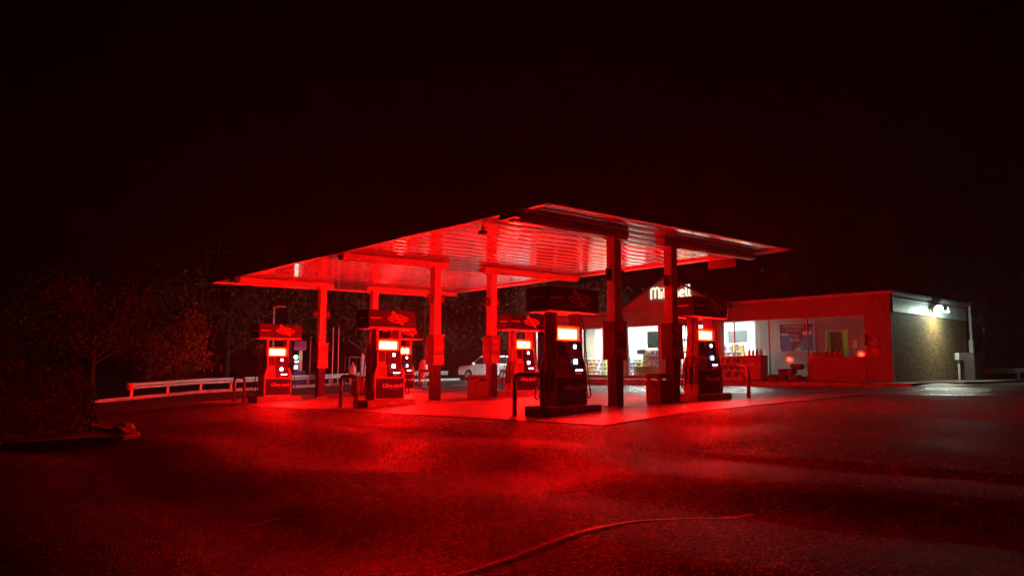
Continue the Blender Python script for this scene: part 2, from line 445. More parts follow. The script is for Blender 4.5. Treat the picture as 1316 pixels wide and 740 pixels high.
# roof and fascia boards
b = NB()
t = [b.verts.new((x, y, cz(x, y) + dz)) for dz in (.12, .75) for x, y in ((CX0 + .05, CY0 + .05), (CX1 - .05, CY0 + .05), (CX1 - .05, CY1 - .05), (CX0 + .05, CY1 - .05))]
for f in ((0, 1, 2, 3), (4, 5, 6, 7), (0, 1, 5, 4), (1, 2, 6, 5), (2, 3, 7, 6), (3, 0, 4, 7)): b.faces.new([t[k] for k in f])
obj('roof', b, 'trim', canopy)
def fascia(p, q, n, th=.06):
    dx, dy = q[0] - p[0], q[1] - p[1]; l = math.hypot(dx, dy); ox, oy = dy / l * th, -dx / l * th
    for i in range(n):
        a, c = i / n, (i + 1) / n - .0012
        P = [(p[0] + dx * k, p[1] + dy * k) for k in (a, c)]
        b = NB()
        lo = [b.verts.new((x + sx, y + sy, cz(x, y) - .03)) for (x, y), (sx, sy) in ((P[0], (0, 0)), (P[1], (0, 0)), (P[1], (ox, oy)), (P[0], (ox, oy)))]
        hi = [b.verts.new((v.co.x, v.co.y, v.co.z + .95)) for v in lo]
        b.faces.new(lo); b.faces.new(hi)
        for k in range(4): b.faces.new((lo[k], lo[(k + 1) % 4], hi[(k + 1) % 4], hi[k]))
        obj('fascia_panel', b, 'navy_dark', canopy)
fascia((CX0, CY0), (CX1, CY0), 4); fascia((CX1, CY0), (CX1, CY1), 7); fascia((CX1, CY1), (CX0, CY1), 4); fascia((CX0, CY1), (CX0, CY0), 7)
for x, y, sx, sy in ((CX0, CY0, -1, -1), (CX1, CY0, 1, -1), (CX1, CY1, 1, 1), (CX0, CY1, -1, 1)):
    bx('fascia_corner', 'navy_dark', canopy, min(x - sx * .02, x + sx * .062), max(x - sx * .02, x + sx * .062), min(y - sy * .02, y + sy * .062), max(y - sy * .02, y + sy * .062), cz(x, y) - .032, cz(x, y) + .93)
# light edge return inside the fascia
for nm, a in (('edge_trim', (CX0 + .004, CX0 + .09, CY0 + .1, CY1 - .1)), ('edge_trim', (CX1 - .11, CX1 - .004, CY0 + .1, CY1 - .1)), ('edge_trim', (CX0 + .1, CX1 - .2, CY0 + .004, CY0 + .09)), ('edge_trim', (CX0 + .1, CX1 - .2, CY1 - .12, CY1 - .004))):
    b = NB(); x0, x1, y0, y1 = a
    lo = [b.verts.new((x, y, cz(x, y) - .035)) for x, y in ((x0, y0), (x1, y0), (x1, y1), (x0, y1))]
    hi = [b.verts.new((v.co.x, v.co.y, v.co.z + .06)) for v in lo]
    b.faces.new(lo); b.faces.new(hi)
    for k in range(4): b.faces.new((lo[k], lo[(k + 1) % 4], hi[(k + 1) % 4], hi[k]))
    obj(nm, b, 'white_paint', canopy)
b = NB(); x0, x1, y0, y1 = CX1 - .5, CX1 - .114, CY0 + .1, CY1 - .1      # gutter along the store side
lo = [b.verts.new((x, y, cz(x, y) - .07)) for x, y in ((x0, y0), (x1, y0), (x1, y1), (x0, y1))]
hi = [b.verts.new((v.co.x, v.co.y, v.co.z + .06)) for v in lo]
b.faces.new(lo); b.faces.new(hi)
for k in range(4): b.faces.new((lo[k], lo[(k + 1) % 4], hi[(k + 1) % 4], hi[k]))
obj('gutter', b, 'beam', canopy)
COLX, COLY = (14.86, 17.33), (12.27, 19.89, 27.58)
NUM = {(0, 0): ('11', '12'), (1, 0): ('9', '10'), (0, 1): ('7', '8'), (1, 1): ('5', '6'), (0, 2): ('3', '4'), (1, 2): ('1', '2')}
def beam(x0, x1, Y):
    b = NB(); h, wd = .2, .3
    pr = [(-wd / 2, 0), (-wd / 2, -h + .06), (-wd / 2 + .06, -h), (wd / 2 - .06, -h), (wd / 2, -h + .06), (wd / 2, 0)]
    A = [b.verts.new((x0, Y + a, cz(x0, Y) - .02 + c)) for a, c in pr]; B = [b.verts.new((x1, Y + a, cz(x1, Y) - .02 + c)) for a, c in pr]
    b.faces.new(A); b.faces.new(B)
    for k in range(6): b.faces.new((A[k], A[(k + 1) % 6], B[(k + 1) % 6], B[k]))
    obj('beam', b, 'beam', canopy)
for j, Y in enumerate(COLY):
    beam(CX0 + .1, COLX[0] + .45, Y); beam(COLX[1] - .45, CX1 - .2, Y)
    if j != 1:
        bx('gutter_outlet', 'black', canopy, CX0 - .1, CX0 + .12, Y - .32, Y + .22, cz(CX0, Y) - .17, cz(CX0, Y) + .02, .02)
    for i, X in enumerate(COLX):
        z0 = g0(X, Y); s = .135
        top = cz(X, Y) - .2
        b = NB(); box(b, X - s, X + s, Y - s, Y + s, z0 - .1, top, .015)
        co = obj('column', b, 'white_paint', canopy)
        bx('lower_cladding', 'navy', co, X - s - .008, X + s + .008, Y - s - .008, Y + s + .008, z0 + .02, z0 + 1.2, .01)
        bx('base_plate', 'steel', co, X - .22, X + .22, Y - .22, Y + .22, z0 + .0, z0 + .045, .008)
        bx('cap_plate', 'beam', co, X - .2, X + .2, Y - .2, Y + .2, top - .06, top + .012, .01)
        zn = z0 + 3.36
        for sd, sgn in ((-1, 0), (1, 1)):
            xa = X + s + .01 if sgn else X - s - .01 - .22
            bx('number_plate', 'black', co, xa, xa + .22, Y - .05, Y - .02, zn - .15, zn + .15, .006)
            text('plate_number', NUM[(i, j)][sgn], .2, 'print_grey', co, (xa + .11, Y - .053, zn), FRONT, ext=.002)
bpy.context.view_layer.update()
b = NB(); tube(b, [(11.9, 14.0, cz(11.9, 14) - .01), (11.9, 14.0, cz(11.9, 14) - .12)], .03); box(b, 11.82, 11.98, 13.9, 14.1, cz(11.9, 14) - .2, cz(11.9, 14) - .1, .03)
tag(obj('security_camera', b, 'black'), 'small dark dome camera hanging under the left edge of the fuel canopy', 'camera')

t = thing('hanging_board', 'plain board hanging under the right edge of the fuel canopy', 'board', (21.8, 13.4, cz(21.8, 13.4)))
bx('board', 'hoop', t, -.03, .03, -.55, .5, -.36, -.08, .005)
for yy in (-.4, .35): bx('hanger', 'steel', t, -.015, .015, yy, yy + .04, -.085, .01)
# poster boxes strapped round the columns
WHERE = {(0, 0): 'front column between the near dispenser and the litter bin', (1, 0): 'front row column nearest the store doors', (0, 1): 'middle row column in the centre of the picture', (1, 1): 'middle row column in front of the white pickup', (0, 2): 'leftmost column at the far end of the canopy', (1, 2): 'far row column behind the centre dispenser'}
for j, Y in enumerate(COLY):
    for i, X in enumerate(COLX):
        z0 = g0(X, Y)
        t = thing('column_poster_box', 'boxed poster holder fixed round the ' + WHERE[(i, j)], 'poster box', (X, Y, z0 + 1.2), 0, 'poster boxes on the canopy columns')
        bx('housing', 'navy_dark', t, -.24, .24, -.2, .2, 0, .98, .02)
        for f in (-1, 1):
            p = bx('poster', 'poster_paper', t, -.2, .2, f * .203 - .004, f * .203 + .004, .36, .94)
            bx('lower_panel', 'poster_light', t, -.2, .2, f * .203 - .004, f * .203 + .004, .05, .33)
            for k in range(4):
                ww = (.14, .1, .16, .12)[k]
                bx('print_line', 'print_grey', t, -ww, ww * .6, f * .2085 - .001, f * .2085 + .001, .28 - k * .06, .3 - k * .06)
            bx('print_block', 'logo_red', t, -.12, .1, f * .2085 - .001, f * .2085 + .001, .7, .84)
            bx('print_block', 'print_grey', t, -.15, .14, f * .2085 - .001, f * .2085 + .001, .45, .62)
        bx('strap', 'steel', t, -.247, .247, -.207, -.2, .955, .985); bx('strap', 'steel', t, -.247, .247, -.207, -.2, -.005, .02)

# ---------------------------------------------------------------- dispensers
def make_pump():
    t = thing('fuel_dispenser', '', 'dispenser')
    b = NB(); prism(b, [(-.56, .2), (.56, .2), (.56, 1.0), (.45, 1.28), (-.45, 1.28), (-.56, 1.0)], 'y', -.26, .26)
    bmesh.ops.bevel(b, geom=list(b.edges), offset=.02, segments=2, affect='EDGES')
    obj('cabinet', b, 'pump_grey', t)
    b = NB(); box(b, -.44, .44, -.2, .2, 1.28, 1.72, .015); obj('head', b, 'pump_grey', t)
    for s in (-1, 1):
        b = NB(); box(b, s * .41 - .05, s * .41 + .05, -.17, .17, 1.72, 2.36, .012); obj('upright', b, 'pump_grey', t)
    bx('light_backing', 'pump_grey', t, -.358, .358, -.095, .095, 1.722, 2.03)
    bx('light_hood', 'pump_grey', t, -.358, .358, -.19, .19, 2.032, 2.05)  # hood and wide pale backing added to catch the red bar glow
    v = NB(); box(v, -.87, .87, -.38, .38, 2.42, 2.94, .02); va = obj('valance', v, 'navy', t)
    bx('valance_trim', 'pump_grey', va, -.86, .86, -.37, .37, 2.36, 2.418, .01)
    for s in (-1, 1):            # valance end stripe
        bx('stripe', 'print_white', va, s * .874 - .003, s * .874 + .003, -.2, .16, 2.66, 2.7)
    for f in (-1, 1):
        rot = FRONT if f < 0 else BACK
        Z = lambda x: x if f < 0 else -x       # mirror so that each face reads the same way
        def P(name, m, x0, x1, d0, d1, z0, z1, bev=0.0, par=t):
            xa, xb = sorted((Z(x0), Z(x1))); ya, yb = sorted((f * d0, f * d1))
            return bx(name, m, par, xa, xb, ya, yb, z0, z1, bev)
        P('lower_panel', 'navy', -.5, .5, .255, .275, .24, .84, .006)
        P('side_panel', 'pump_grey', -.42, -.14, .255, .268, .88, 1.24, .004)
        for k in range(4): P('louvre', 'black', -.39, -.17, .266, .272, .93 + k * .07, .95 + k * .07)
        # customer terminal: dark module leaning out of the head
        b = NB(); prism(b, [(.2, 1.7), (.215, 1.7), (.31, 1.02), (.3, .9), (.2, .9)], 'x', -.1, .4)
        if f < 0: bmesh.ops.transform(b, matrix=Matrix.Scale(-1, 4, (0, 1, 0)), verts=b.verts)
        else: bmesh.ops.transform(b, matrix=Matrix.Scale(-1, 4, (1, 0, 0)), verts=b.verts)
        tm = obj('terminal', b, 'black', t)
        P('price_display', 'black', -.38, -.14, .2, .212, 1.36, 1.66, .004)
        bar = P('light_bar', 'bar', -.352, .31, .1, .165, 1.735, 1.99, .02)
        P('core', 'bar_core', -.325, .28, .166, .172, 1.76, 1.965, par=bar)
        P('screen_light', 'led_white', .1, .19, .232, .245, 1.52, 1.61, .01)
        P('card_light', 'led_blue', .05, .16, .292, .302, 1.16, 1.27, .012)
        for k in range(4): P('key_light', 'led_white', .09 + k * .065, .13 + k * .065, .31, .32, 1.0, 1.03)
        for k in range(3): P('key_light', 'led_red', .1 + k * .08, .13 + k * .08, .305, .315, .93, .95)
        text('lettering', 'Ultra-tech', .18, 'print_white', t, (Z(.08), f * .279, .62), rot, .25, .002, .004)
        P('strap_line', 'print_grey', -.05, .28, .275, .278, .51, .525)
        # emblem: long yellow lens with a diagonal arrow through it
        b = NB(); n = 18
        vs = [b.verts.new((.36 * math.cos(a) * (1 if abs(math.cos(a)) < .7 else 1.05), f * .384, .13 * math.sin(a) * (1 - .35 * abs(math.cos(a))))) for a in [k * 2 * math.pi / n for k in range(n)]]
        pv_ = [v.co.copy() for v in vs]; b.faces.new(vs); em = obj('emblem', b, 'logo_dark', va, loc=(Z(.18), 0, 2.68))
        b = NB(); tube(b, [p + Vector((0, f * .004, 0)) for p in pv_ + pv_[:1]], .012, 4); obj('emblem_outline', b, 'yellow', va, loc=(Z(.18), 0, 2.68))
        b = NB()
        for q in ([(-.2, .2), (-.14, .22), (.16, -.14), (.12, -.17)], [(.22, -.21), (.06, -.15), (.17, -.06)], [(-.26, .14), (-.2, .24), (-.1, .2), (-.16, .12)]):
            b.faces.new([b.verts.new((x, f * .388, z)) for x, z in q])
        if f > 0: bmesh.ops.transform(b, matrix=Matrix.Scale(-1, 4, (1, 0, 0)), verts=b.verts)
        obj('emblem_arrow', b, 'yellow', va, loc=(Z(.18), 0, 2.68))
        text('emblem_lettering', 'SUNOCO', .13, 'yellow', va, (Z(.18), f * .391, 2.68), rot, 0, .001)
        P('stripe', 'logo_red', -.8, -.42, .381, .384, 2.66, 2.7, par=va)
    for sx in (-1, 1):
        for sy in (-1, 1):
            b = NB()
            raw = [(.5, .1, 2.37), (.58, .12, 2.1), (.63, .14, 1.6), (.69, .15, 1.05), (.76, .15, .62), (.79, .15, .44), (.77, .14, .36), (.71, .13, .37), (.66, .12, .5), (.63, .1, .75), (.62, .1, .98)]
            P = [Vector(p) for p in raw]; pts = []
            for k in range(len(P) - 1):
                p0, p1, p2, p3 = P[max(k - 1, 0)], P[k], P[k + 1], P[min(k + 2, len(P) - 1)]
                for u in (0, .33, .66):
                    pts.append(.5 * ((2 * p1) + (p2 - p0) * u + (2 * p0 - 5 * p1 + 4 * p2 - p3) * u * u + (3 * p1 - p0 - 3 * p2 + p3) * u ** 3))
            pts.append(P[-1])
            tube(b, [(sx * p.x, sy * p.y, p.z) for p in pts], .016, 6); ho = obj('hose', b, 'rubber', t, smooth=True)
            b = NB(); tube(b, [(sx * .62, sy * .1, .97), (sx * .615, sy * .1, 1.1), (sx * .58, sy * .1, 1.2), (sx * .5, sy * .1, 1.24)], [.022, .03, .024, .012], 6)
            obj('nozzle', b, 'black', t)
            bo = NB(); y0 = sy * .1
            for a in ((-.09, -.07, .5, .98), (.07, .09, .5, .98), (-.09, .09, .96, .98), (-.09, .09, .5, .52)):
                box(bo, min(sx * .56, sx * .6), max(sx * .56, sx * .6), y0 + a[0], y0 + a[1], a[2], a[3])
            obj('nozzle_boot', bo, 'black', t)
    return t
PUMPS = [(12.95, 12.27, 'nearest fuel dispenser, at the left end of the front island'),
         (18.75, 12.27, 'fuel dispenser at the right end of the front island before the store'),
         (12.95, 19.89, 'fuel dispenser at the left end of the middle island, left of centre'),
         (18.75, 19.89, 'fuel dispenser of the middle island seen through the front pipe hoop'),
         (12.95, 27.58, 'leftmost fuel dispenser, at the far end of the canopy'),
         (18.75, 27.58, 'small far fuel dispenser peeping out right of the left-of-centre dispenser')]
proto = make_pump()
HW = ['front island, left of the nearest dispenser', 'front island, at its right end before the store', 'middle island, left of centre', 'middle island, hidden right of its far dispenser', 'far island, leftmost of all the hoops', 'far island, right of the far dispenser']
bpy.context.view_layer.update()
for i, (X, Y, lab) in enumerate(PUMPS):
    z = g0(X, Y)
    p = proto if i == 0 else copy_tree(proto)
    p.location = (X, Y, z); tag(p, lab, 'dispenser', 'fuel dispensers under the canopy')
    # kerbed plinth
    t = thing('dispenser_plinth', 'concrete plinth under the ' + lab.replace('fuel dispenser', 'dispenser'), 'plinth', (X, Y, z), 0, 'plinths under the dispensers')
    b = NB(); box(b, -.88, .88, -.42, .42, -.1, .2, .025); obj('block', b, 'kerb', t)
    for s in (-1, 1):
        bx('corner_tag', 'print_white', t, -.1, -.05, s * .423 - .003, s * .423 + .003, .05, .15); bx('corner_tag', 'print_white', t, -.02, .03, s * .423 - .003, s * .423 + .003, .07, .15)
    # pipe hoop guarding the island end
    left = X < 16
    hx = 12.0 if left else 20.1
    hx, hdy = ((12.0, .22), (20.15, -.2), (11.85, .32), (20.1, 0), (11.8, .6), (20.1, 0))[i]
    b = NB(); ya, yb, H = -.46, .46, .97
    pts = [(0, ya, -.1), (0, ya, H - .16)] + [(0, ya + .16 * (1 - math.cos(a)), H - .16 + .16 * math.sin(a)) for a in (R(30), R(60), R(90))]
    pts += [(0, yb - .16 * (1 - math.cos(a)), H - .16 + .16 * math.sin(a)) for a in (R(90), R(60), R(30))] + [(0, yb, H - .16), (0, yb, -.1)]
    tube(b, pts, .055, 10)
    ho = thing('pipe_hoop', 'dark steel pipe hoop guarding the ' + HW[i], 'bollard', (hx, Y + hdy, g0(hx, Y)), 0, 'pipe hoops at the island ends')
    obj('pipe', b, 'hoop', ho, smooth=True)
    for yy in (ya, yb):
        b = NB(); tube(b, [(0, yy, 0), (0, yy, .03)], .085, 12); obj('collar', b, 'steel', ho)
# litter bins beside the rear columns
for j, (Y, lab) in enumerate(zip(COLY, ('square dark litter bin on the front island between the two columns', 'square dark litter bin on the middle island in front of the pickup', 'square dark litter bin on the far island behind the left pipe hoop'))):
    X = 16.7; z = g0(X, Y)
    t = thing('litter_bin', lab, 'bin', (X, Y, z + .02), 0, 'litter bins on the islands')
    bx('body', 'bin', t, -.27, .27, -.25, .25, 0, .62, .03)
    bx('lid', 'bin', t, -.29, .29, -.27, .27, .68, .8, .05)
    for sx in (-1, 1):
        for sy in (-1, 1): bx('lid_post', 'bin', t, sx * .22 - .03, sx * .22 + .03, sy * .2 - .03, sy * .2 + .03, .6, .7)
    for k in range(3): bx('rib', 'bin', t, -.25, .25, -.262, -.248, .12 + k * .16, .15 + k * .16, .004)
    if j == 0:
        b = NB(); tube(b, [(-.26, -.1, .45), (-.42, -.12, .54)], .015, 6); obj('squeegee_handle', b, 'black', t)

# ---------------------------------------------------------------- kerbs, sidewalk
sw = struct(bpy.data.objects.new('sidewalk', None)); C.objects.link(sw)
for i in range(8):
    y0, y1 = 10.7 + i * 3.0, 10.7 + (i + 1) * 3.0 - .012
    bx('paving_slab', 'concrete', sw, 30.47, 33.19, y0, y1, .7, 1.0)
    bx('kerb_stone', 'kerb', sw, 30.3, 30.462, y0, y1, .6, 1.004, .02)
b = NB()      # dropped crossing at the corner
q = [(30.3, 10.69, .9), (30.3, 9.2, .875), (34.6, 9.2, .875), (34.6, 12.58, .998), (33.2, 12.58, .998), (33.2, 10.69, .99)]
tp = [b.verts.new(p) for p in q]; lo = [b.verts.new((p[0], p[1], .6)) for p in q]
b.faces.new(tp)
for k in range(6): b.faces.new((tp[k], lo[k], lo[(k + 1) % 6], tp[(k + 1) % 6]))
obj('ramp', b, 'concrete', sw)
for i in range(4):
    bx('paving_slab', 'concrete', sw, 34.61 + i * 3, 37.6 + i * 3, 10.37, 12.58, .7, 1.0)
    bx('kerb_stone', 'kerb', sw, 34.61 + i * 3, 37.6 + i * 3, 10.2, 10.362, .6, 1.004, .02)

# ---------------------------------------------------------------- store
FX = 33.2
store = thing('convenience_store', 'low red-lit convenience store with bright windows and brown brick end wall', 'building', (FX, 12.6, 1.0))
SX, SY, SZ = FX, 12.6, 1.0
def sb(name, m, x0, x1, y0, y1, z0, z1, bev=0.0, par=None):
    return bx(name, m, par or store, x0 - SX, x1 - SX, y0 - SY, y1 - SY, z0 - SZ, z1 - SZ, bev)
WT, WB = 3.88, 1.16
sb('front_header', 'stucco', FX, FX + .22, 12.4, 34.2, WT, 4.74)
piers = [(12.4, 13.5), (20.5, 21.0), (24.0, 24.42), (26.52, 26.75), (29.95, 30.15), (33.85, 34.2)]
for a, c in piers: sb('front_pier', 'stucco', FX, FX + .22, a, c, .8, WT - .002)
sb('knee_wall', 'stucco', FX - .05, FX + .22, 13.502, 16.1, .8, 2.06)
sb('sill_wall', 'stucco', FX, FX + .22, 16.102, 20.498, .8, WB)
sb('sill_wall', 'stucco', FX, FX + .22, 24.422, 26.518, .8, WB); sb('sill_wall', 'stucco', FX, FX + .22, 26.752, 29.948, .8, WB); sb('sill_wall', 'stucco', FX, FX + .22, 30.152, 33.848, .8, WB)
for k in range(3): sb('pier_groove', 'stucco', FX - .012, FX - .001, 12.6 + k * .28, 12.84 + k * .28, 1.02, 4.7)
sb('brick_wall', 'brick', FX + .222, 43.0, 12.4, 12.602, .8, 3.96)
for k in range(10):
    x0 = FX + .226 + k * .96
    for q in range(5): sb('side_fascia_board', 'fascia_metal', x0 + q * .192, x0 + q * .192 + .186, 12.36, 12.6, 3.965, 4.74, .012)
sb('rear_wall', 'stucco', 42.8, 43.0, 12.604, 34.2, .8, 4.74); sb('far_wall', 'stucco', FX + .222, 42.798, 34.0, 34.2, .8, 4.74)
sb('roof', 'shingle', FX - .05, 43.1, 12.3, 34.3, 4.745, 4.83)
sb('roof_trim', 'trim', FX - .2, FX - .052, 12.2, 34.35, 4.7, 4.84, .015); sb('roof_trim', 'trim', FX - .05, 43.2, 12.2, 12.298, 4.7, 4.84, .015)
sb('roof_trim', 'trim', FX - .05, 43.2, 12.25, 12.355, 4.52, 4.56, .01)
sb('gutter', 'trim', FX - .12, FX - .003, 26.9, 34.3, 4.42, 4.52, .02)
# pediment over the entrance
GY0, GY1, GA, GB = 20.1, 26.75, 6.35, 4.66
gm = (GY0 + GY1) / 2
b = NB(); prism(b, [(GY0 - SY, GB - SZ), (GY1 - SY, GB - SZ), (gm - SY, GA - SZ)], 'x', -.5, 4.5); gab = obj('pediment', b, 'stucco', store)
for s in (-1, 1):
    b = NB(); e = GY0 - .25 if s < 0 else GY1 + .25
    sl = (GA - GB) / (gm - GY0); ze = GB - .25 * sl
    P = [(e - SY, ze - SZ + .01), (gm - SY, GA - SZ + .01), (gm - SY, GA - SZ + .13), (e - SY, ze - SZ + .13)]
    prism(b, P, 'x', -.62, 4.4); obj('pediment_roof', b, 'shingle', store)
sb('pediment_soffit', 'trim', FX - .58, FX - .001, GY0, GY1, GB - .14, GB - .003, .01)
def arc(cx, cz_, rx, rz, a0, a1, n=7): return [(cx + rx * math.cos(R(a0 + (a1 - a0) * k / n)), cz_ + rz * math.sin(R(a0 + (a1 - a0) * k / n))) for k in range(n + 1)]
LET = {'M': [[(0, 0), (0, .6)] + arc(.19, .72, .19, .2, 180, 0) + [(.38, .05)], [(.38, .6)] + arc(.57, .72, .19, .2, 180, 0) + [(.76, 0)]],
       'i': [[(0, 0), (0, .58)], [(0, .84), (0, .88)]], 't': [[(.16, 0), (.06, .06), (.04, .2), (.04, .88)], [(-.06, .6), (.18, .6)]],
       'c': [arc(.2, .3, .2, .3, 50, 310)], 'h': [[(0, 0), (0, .98)], arc(.17, .4, .17, .2, 180, 0) + [(.34, 0)]],
       'e': [[(.04, .3), (.38, .36)] + arc(.21, .3, .19, .28, 25, 320, 10)], 'l': [[(.14, .02), (.04, .06), (0, .18), (0, .98)]]}
pen = 0
for ch, adv in zip('Mitchell', (.98, .23, .36, .54, .54, .56, .27, .2)):
    b = NB()
    for st in LET[ch]: tube(b, [(0, (24.42 - SY) - (pen + u) * .69, 5.24 - SZ + v * .64) for u, v in st], .055, 8)
    obj('sign_letter', b, 'sign_lit', gab, smooth=True, loc=(-.52, 0, 0)); pen += adv
for yy in (20.35, 26.5): sb('portico_post', 'white_paint', FX - .56, FX - .4, yy - .09, yy + .09, 1.0, GB - .142, .02)
# windows
def window(y0, y1, z0, z1, nm, mull=(), rail=()):
    f = NB(); a = .022
    xx0, xx1 = FX + .06 - SX, FX + .13 - SX
    for u in ((y0, y0 + a, z0, z1), (y1 - a, y1, z0, z1), (y0 + a, y1 - a, z0, z0 + a), (y0 + a, y1 - a, z1 - a, z1)): box(f, xx0, xx1, u[0] - SY, u[1] - SY, u[2] - SZ, u[3] - SZ)
    wd = obj('window', f, 'trim', store)
    ed = [y0 + a] + list(mull) + [y1 - a]
    for m_ in mull: bx('mullion', 'trim', wd, xx0 + .002, xx1 - .002, m_ - .02 - SY, m_ + .02 - SY, z0 + a - SZ, z1 - a - SZ)
    for p, q in zip(ed, ed[1:]): bx('pane', 'glass', wd, xx0 + .03, xx0 + .036, p - SY + .021, q - SY - .021, z0 + a - SZ, z1 - a - SZ)
    return wd
window(13.5, 16.1, 2.06, WT, 'w'); window(16.1, 20.5, WB, WT, 'w', (18.0, 19.85)); window(24.42, 26.52, WB, WT, 'w'); window(26.75, 29.95, WB, WT, 'w', (28.4,)); window(30.15, 33.85, WB, WT, 'w', (32.0,))
# glazed doors
for k, (a, c) in enumerate(((21.0, 22.0), (22.0, 23.1), (23.1, 24.0))):
    f = NB(); e = .07
    xx0, xx1 = .05, .11
    for u in ((a + .005, a + e, 1.02, WT), (c - e, c - .005, 1.02, WT), (a + e, c - e, 1.02, 1.25), (a + e, c - e, WT - .1, WT), (a + e, c - e, 2.98, 3.08)): box(f, xx0, xx1, u[0] - SY, u[1] - SY, u[2] - SZ, u[3] - SZ)
    d = obj('door', f, 'frame', store)
    bx('pane', 'glass', d, xx0 + .025, xx0 + .031, a + e - SY, c - e - SY, .25, 1.98); bx('pane', 'glass', d, xx0 + .025, xx0 + .031, a + e - SY, c - e - SY, 2.08, WT - .1 - SZ)
    b = NB(); tube(b, [(-.02, a + .16 - SY, .85), (-.02, a + .16 - SY, 1.35)], .018, 8); obj('handle', b, 'steel', d)
# interior shell
sb('floor', 'in_floor', FX + .222, 42.79, 12.61, 33.99, .95, 1.005)
sb('ceiling', 'in_white', FX + .222, 42.79, 12.61, 33.99, 4.2, 4.26)
sb('back_wall', 'in_white', 39.0, 39.15, 19.68, 33.98, 1.006, 4.198)
sb('partition', 'in_grey', 34.9, 35.02, 12.61, 15.0, 1.006, 4.198); sb('partition', 'in_grey', 34.9, 35.02, 15.95, 19.55, 1.006, 4.198); sb('partition', 'in_grey', 34.9, 35.02, 15.001, 15.949, 3.3, 4.198)
sb('partition', 'in_white', 34.9, 39.15, 19.56, 19.67, 1.006, 4.197)
sb('back_room_wall', 'in_green', 37.0, 37.1, 12.61, 19.55, 1.006, 4.197)
sb('door_leaf', 'wood_door', 35.3, 35.345, 15.38, 15.945, 1.01, 3.28)
sb('door_frame', 'cream', 34.88, 35.03, 15.952, 16.02, 1.006, 3.36); sb('door_frame', 'cream', 34.88, 35.03, 14.93, 14.998, 1.006, 3.36); sb('door_frame', 'cream', 34.88, 34.899, 14.93, 16.02, 3.3, 3.36)
sb('back_room_lamp', 'tube_dim', 35.6, 36.4, 14.2, 15.4, 4.14, 4.19)
for yy in (21.9, 24.2, 26.5, 28.8, 31.1, 33.0):
    for xx in (34.3, 36.9): sb('ceiling_light', 'tube', xx, xx + .55, yy - .55, yy + .55, 4.14, 4.195)
sb('light_switch', 'in_white', 34.885, 34.899, 14.55, 14.72, 2.5, 2.85)
# framed notice panel and menu boards on the bright wall
def shelf(name, lab, x0, y0, y1, h, n, depth=.5, axis='y', grp='shop shelves', back='in_white', d=1.0):
    t = thing(name, lab, 'shelving', (x0, y0, 1.006), 0, grp)
    L_ = y1 - y0
    bx('back_panel', back, t, depth * .45, depth * .55, 0, L_, .1, h)
    bx('plinth', 'in_white', t, 0, depth, 0, L_, 0, .098)
    for k in range(n):
        z = .12 + k * (h - .15) / n
        bx('shelf_board', 'in_white', t, 0, depth, 0, L_, z, z + .025)
        b = NB(); y = .03
        while y < L_ - .15:
            ww = random.uniform(.05, .13); hh = random.uniform(.55, 1.0) * ((h - .15) / n - .05)
            if random.random() < .9: box(b, random.uniform(.01, .06), depth * .44, y, min(L_ - .02, y + ww - .012), z + .027, z + .027 + hh)
            y += ww
        s = obj('goods', b, 'stock', t); s['kind'] = 'stuff'
    return t
shelf('shop_shelf', 'stocked white shop shelf behind the window left of the store doors', 34.2, 24.5, 26.4, 1.6, 5)
shelf('shop_shelf', 'stocked shop shelf behind the window left of the front column', 35.6, 27.2, 29.6, 1.2, 4)
shelf('shop_shelf', 'stocked shop shelf behind the window left of the nearest dispenser', 36.4, 30.6, 33.4, 1.2, 4)
shelf('shop_shelf', 'tall wall shelf with goods deep inside behind the store doors', 38.4, 24.2, 28.5, 2.0, 5)
shelf('shop_shelf', 'stocked shelf behind the long window beside the far right dispenser', 34.3, 18.9, 20.4, 1.2, 3)
shelf('shop_shelf', 'tall stocked shelf seen through the glazed door', 36.4, 21.2, 23.3, 1.9, 4)
t = thing('counter', 'brown shop counter with a teal board above, behind the window', 'counter', (33.62, 24.5, 1.006)); bx('front', 'tan_card', t, 0, .45, 0, 1.95, 0, .62); bx('top', 'cream', t, -.03, .48, -.01, 1.96, .622, .66)
def panel(name, lab, cat, m, y0, y1, z0, z1, X, fr='cream', e=.05):
    t = thing(name, lab, cat, (X, y0, z0)); L_ = y1 - y0
    b = NB(); a = e
    for u in ((0, L_, 0, a), (0, L_, z1 - z0 - a, z1 - z0), (0, a, a, z1 - z0 - a), (L_ - a, L_, a, z1 - z0 - a)): box(b, -.03, .0, *u)
    obj('frame', b, fr, t); bx('board', m, t, -.018, -.004, a, L_ - a, a, z1 - z0 - a)
    return t
panel('menu_board', 'square teal board hanging inside the window left of the doors', 'board', 'teal_print', 24.9, 25.75, 2.65, 3.62, 34.0)
panel('small_sign', 'small blue shelf sign inside the window left of the doors', 'sign', 'poster_sky', 25.75, 26.4, 2.32, 2.62, 33.9)
panel('wall_cabinet_picture', 'dark picture board on the bright shop wall beside the far right dispenser', 'board', 'black', 22.31, 23.69, 2.97, 3.78, 38.95, 'in_white')
# promotional poster on the grey partition
t = thing('promotion_poster', 'blue and maroon promotion poster reading 2 for $3.00 inside the window', 'poster', (34.86, 17.4, 3.05))
pw_, ph = .86, .66
bx('board', 'poster_blue', t, 0, .02, -pw_, pw_, -ph, ph)
def flat(name, m, pts, X, par):
    b = NB(); b.faces.new([b.verts.new((X, y, z)) for y, z in pts]); return obj(name, b, m, par)
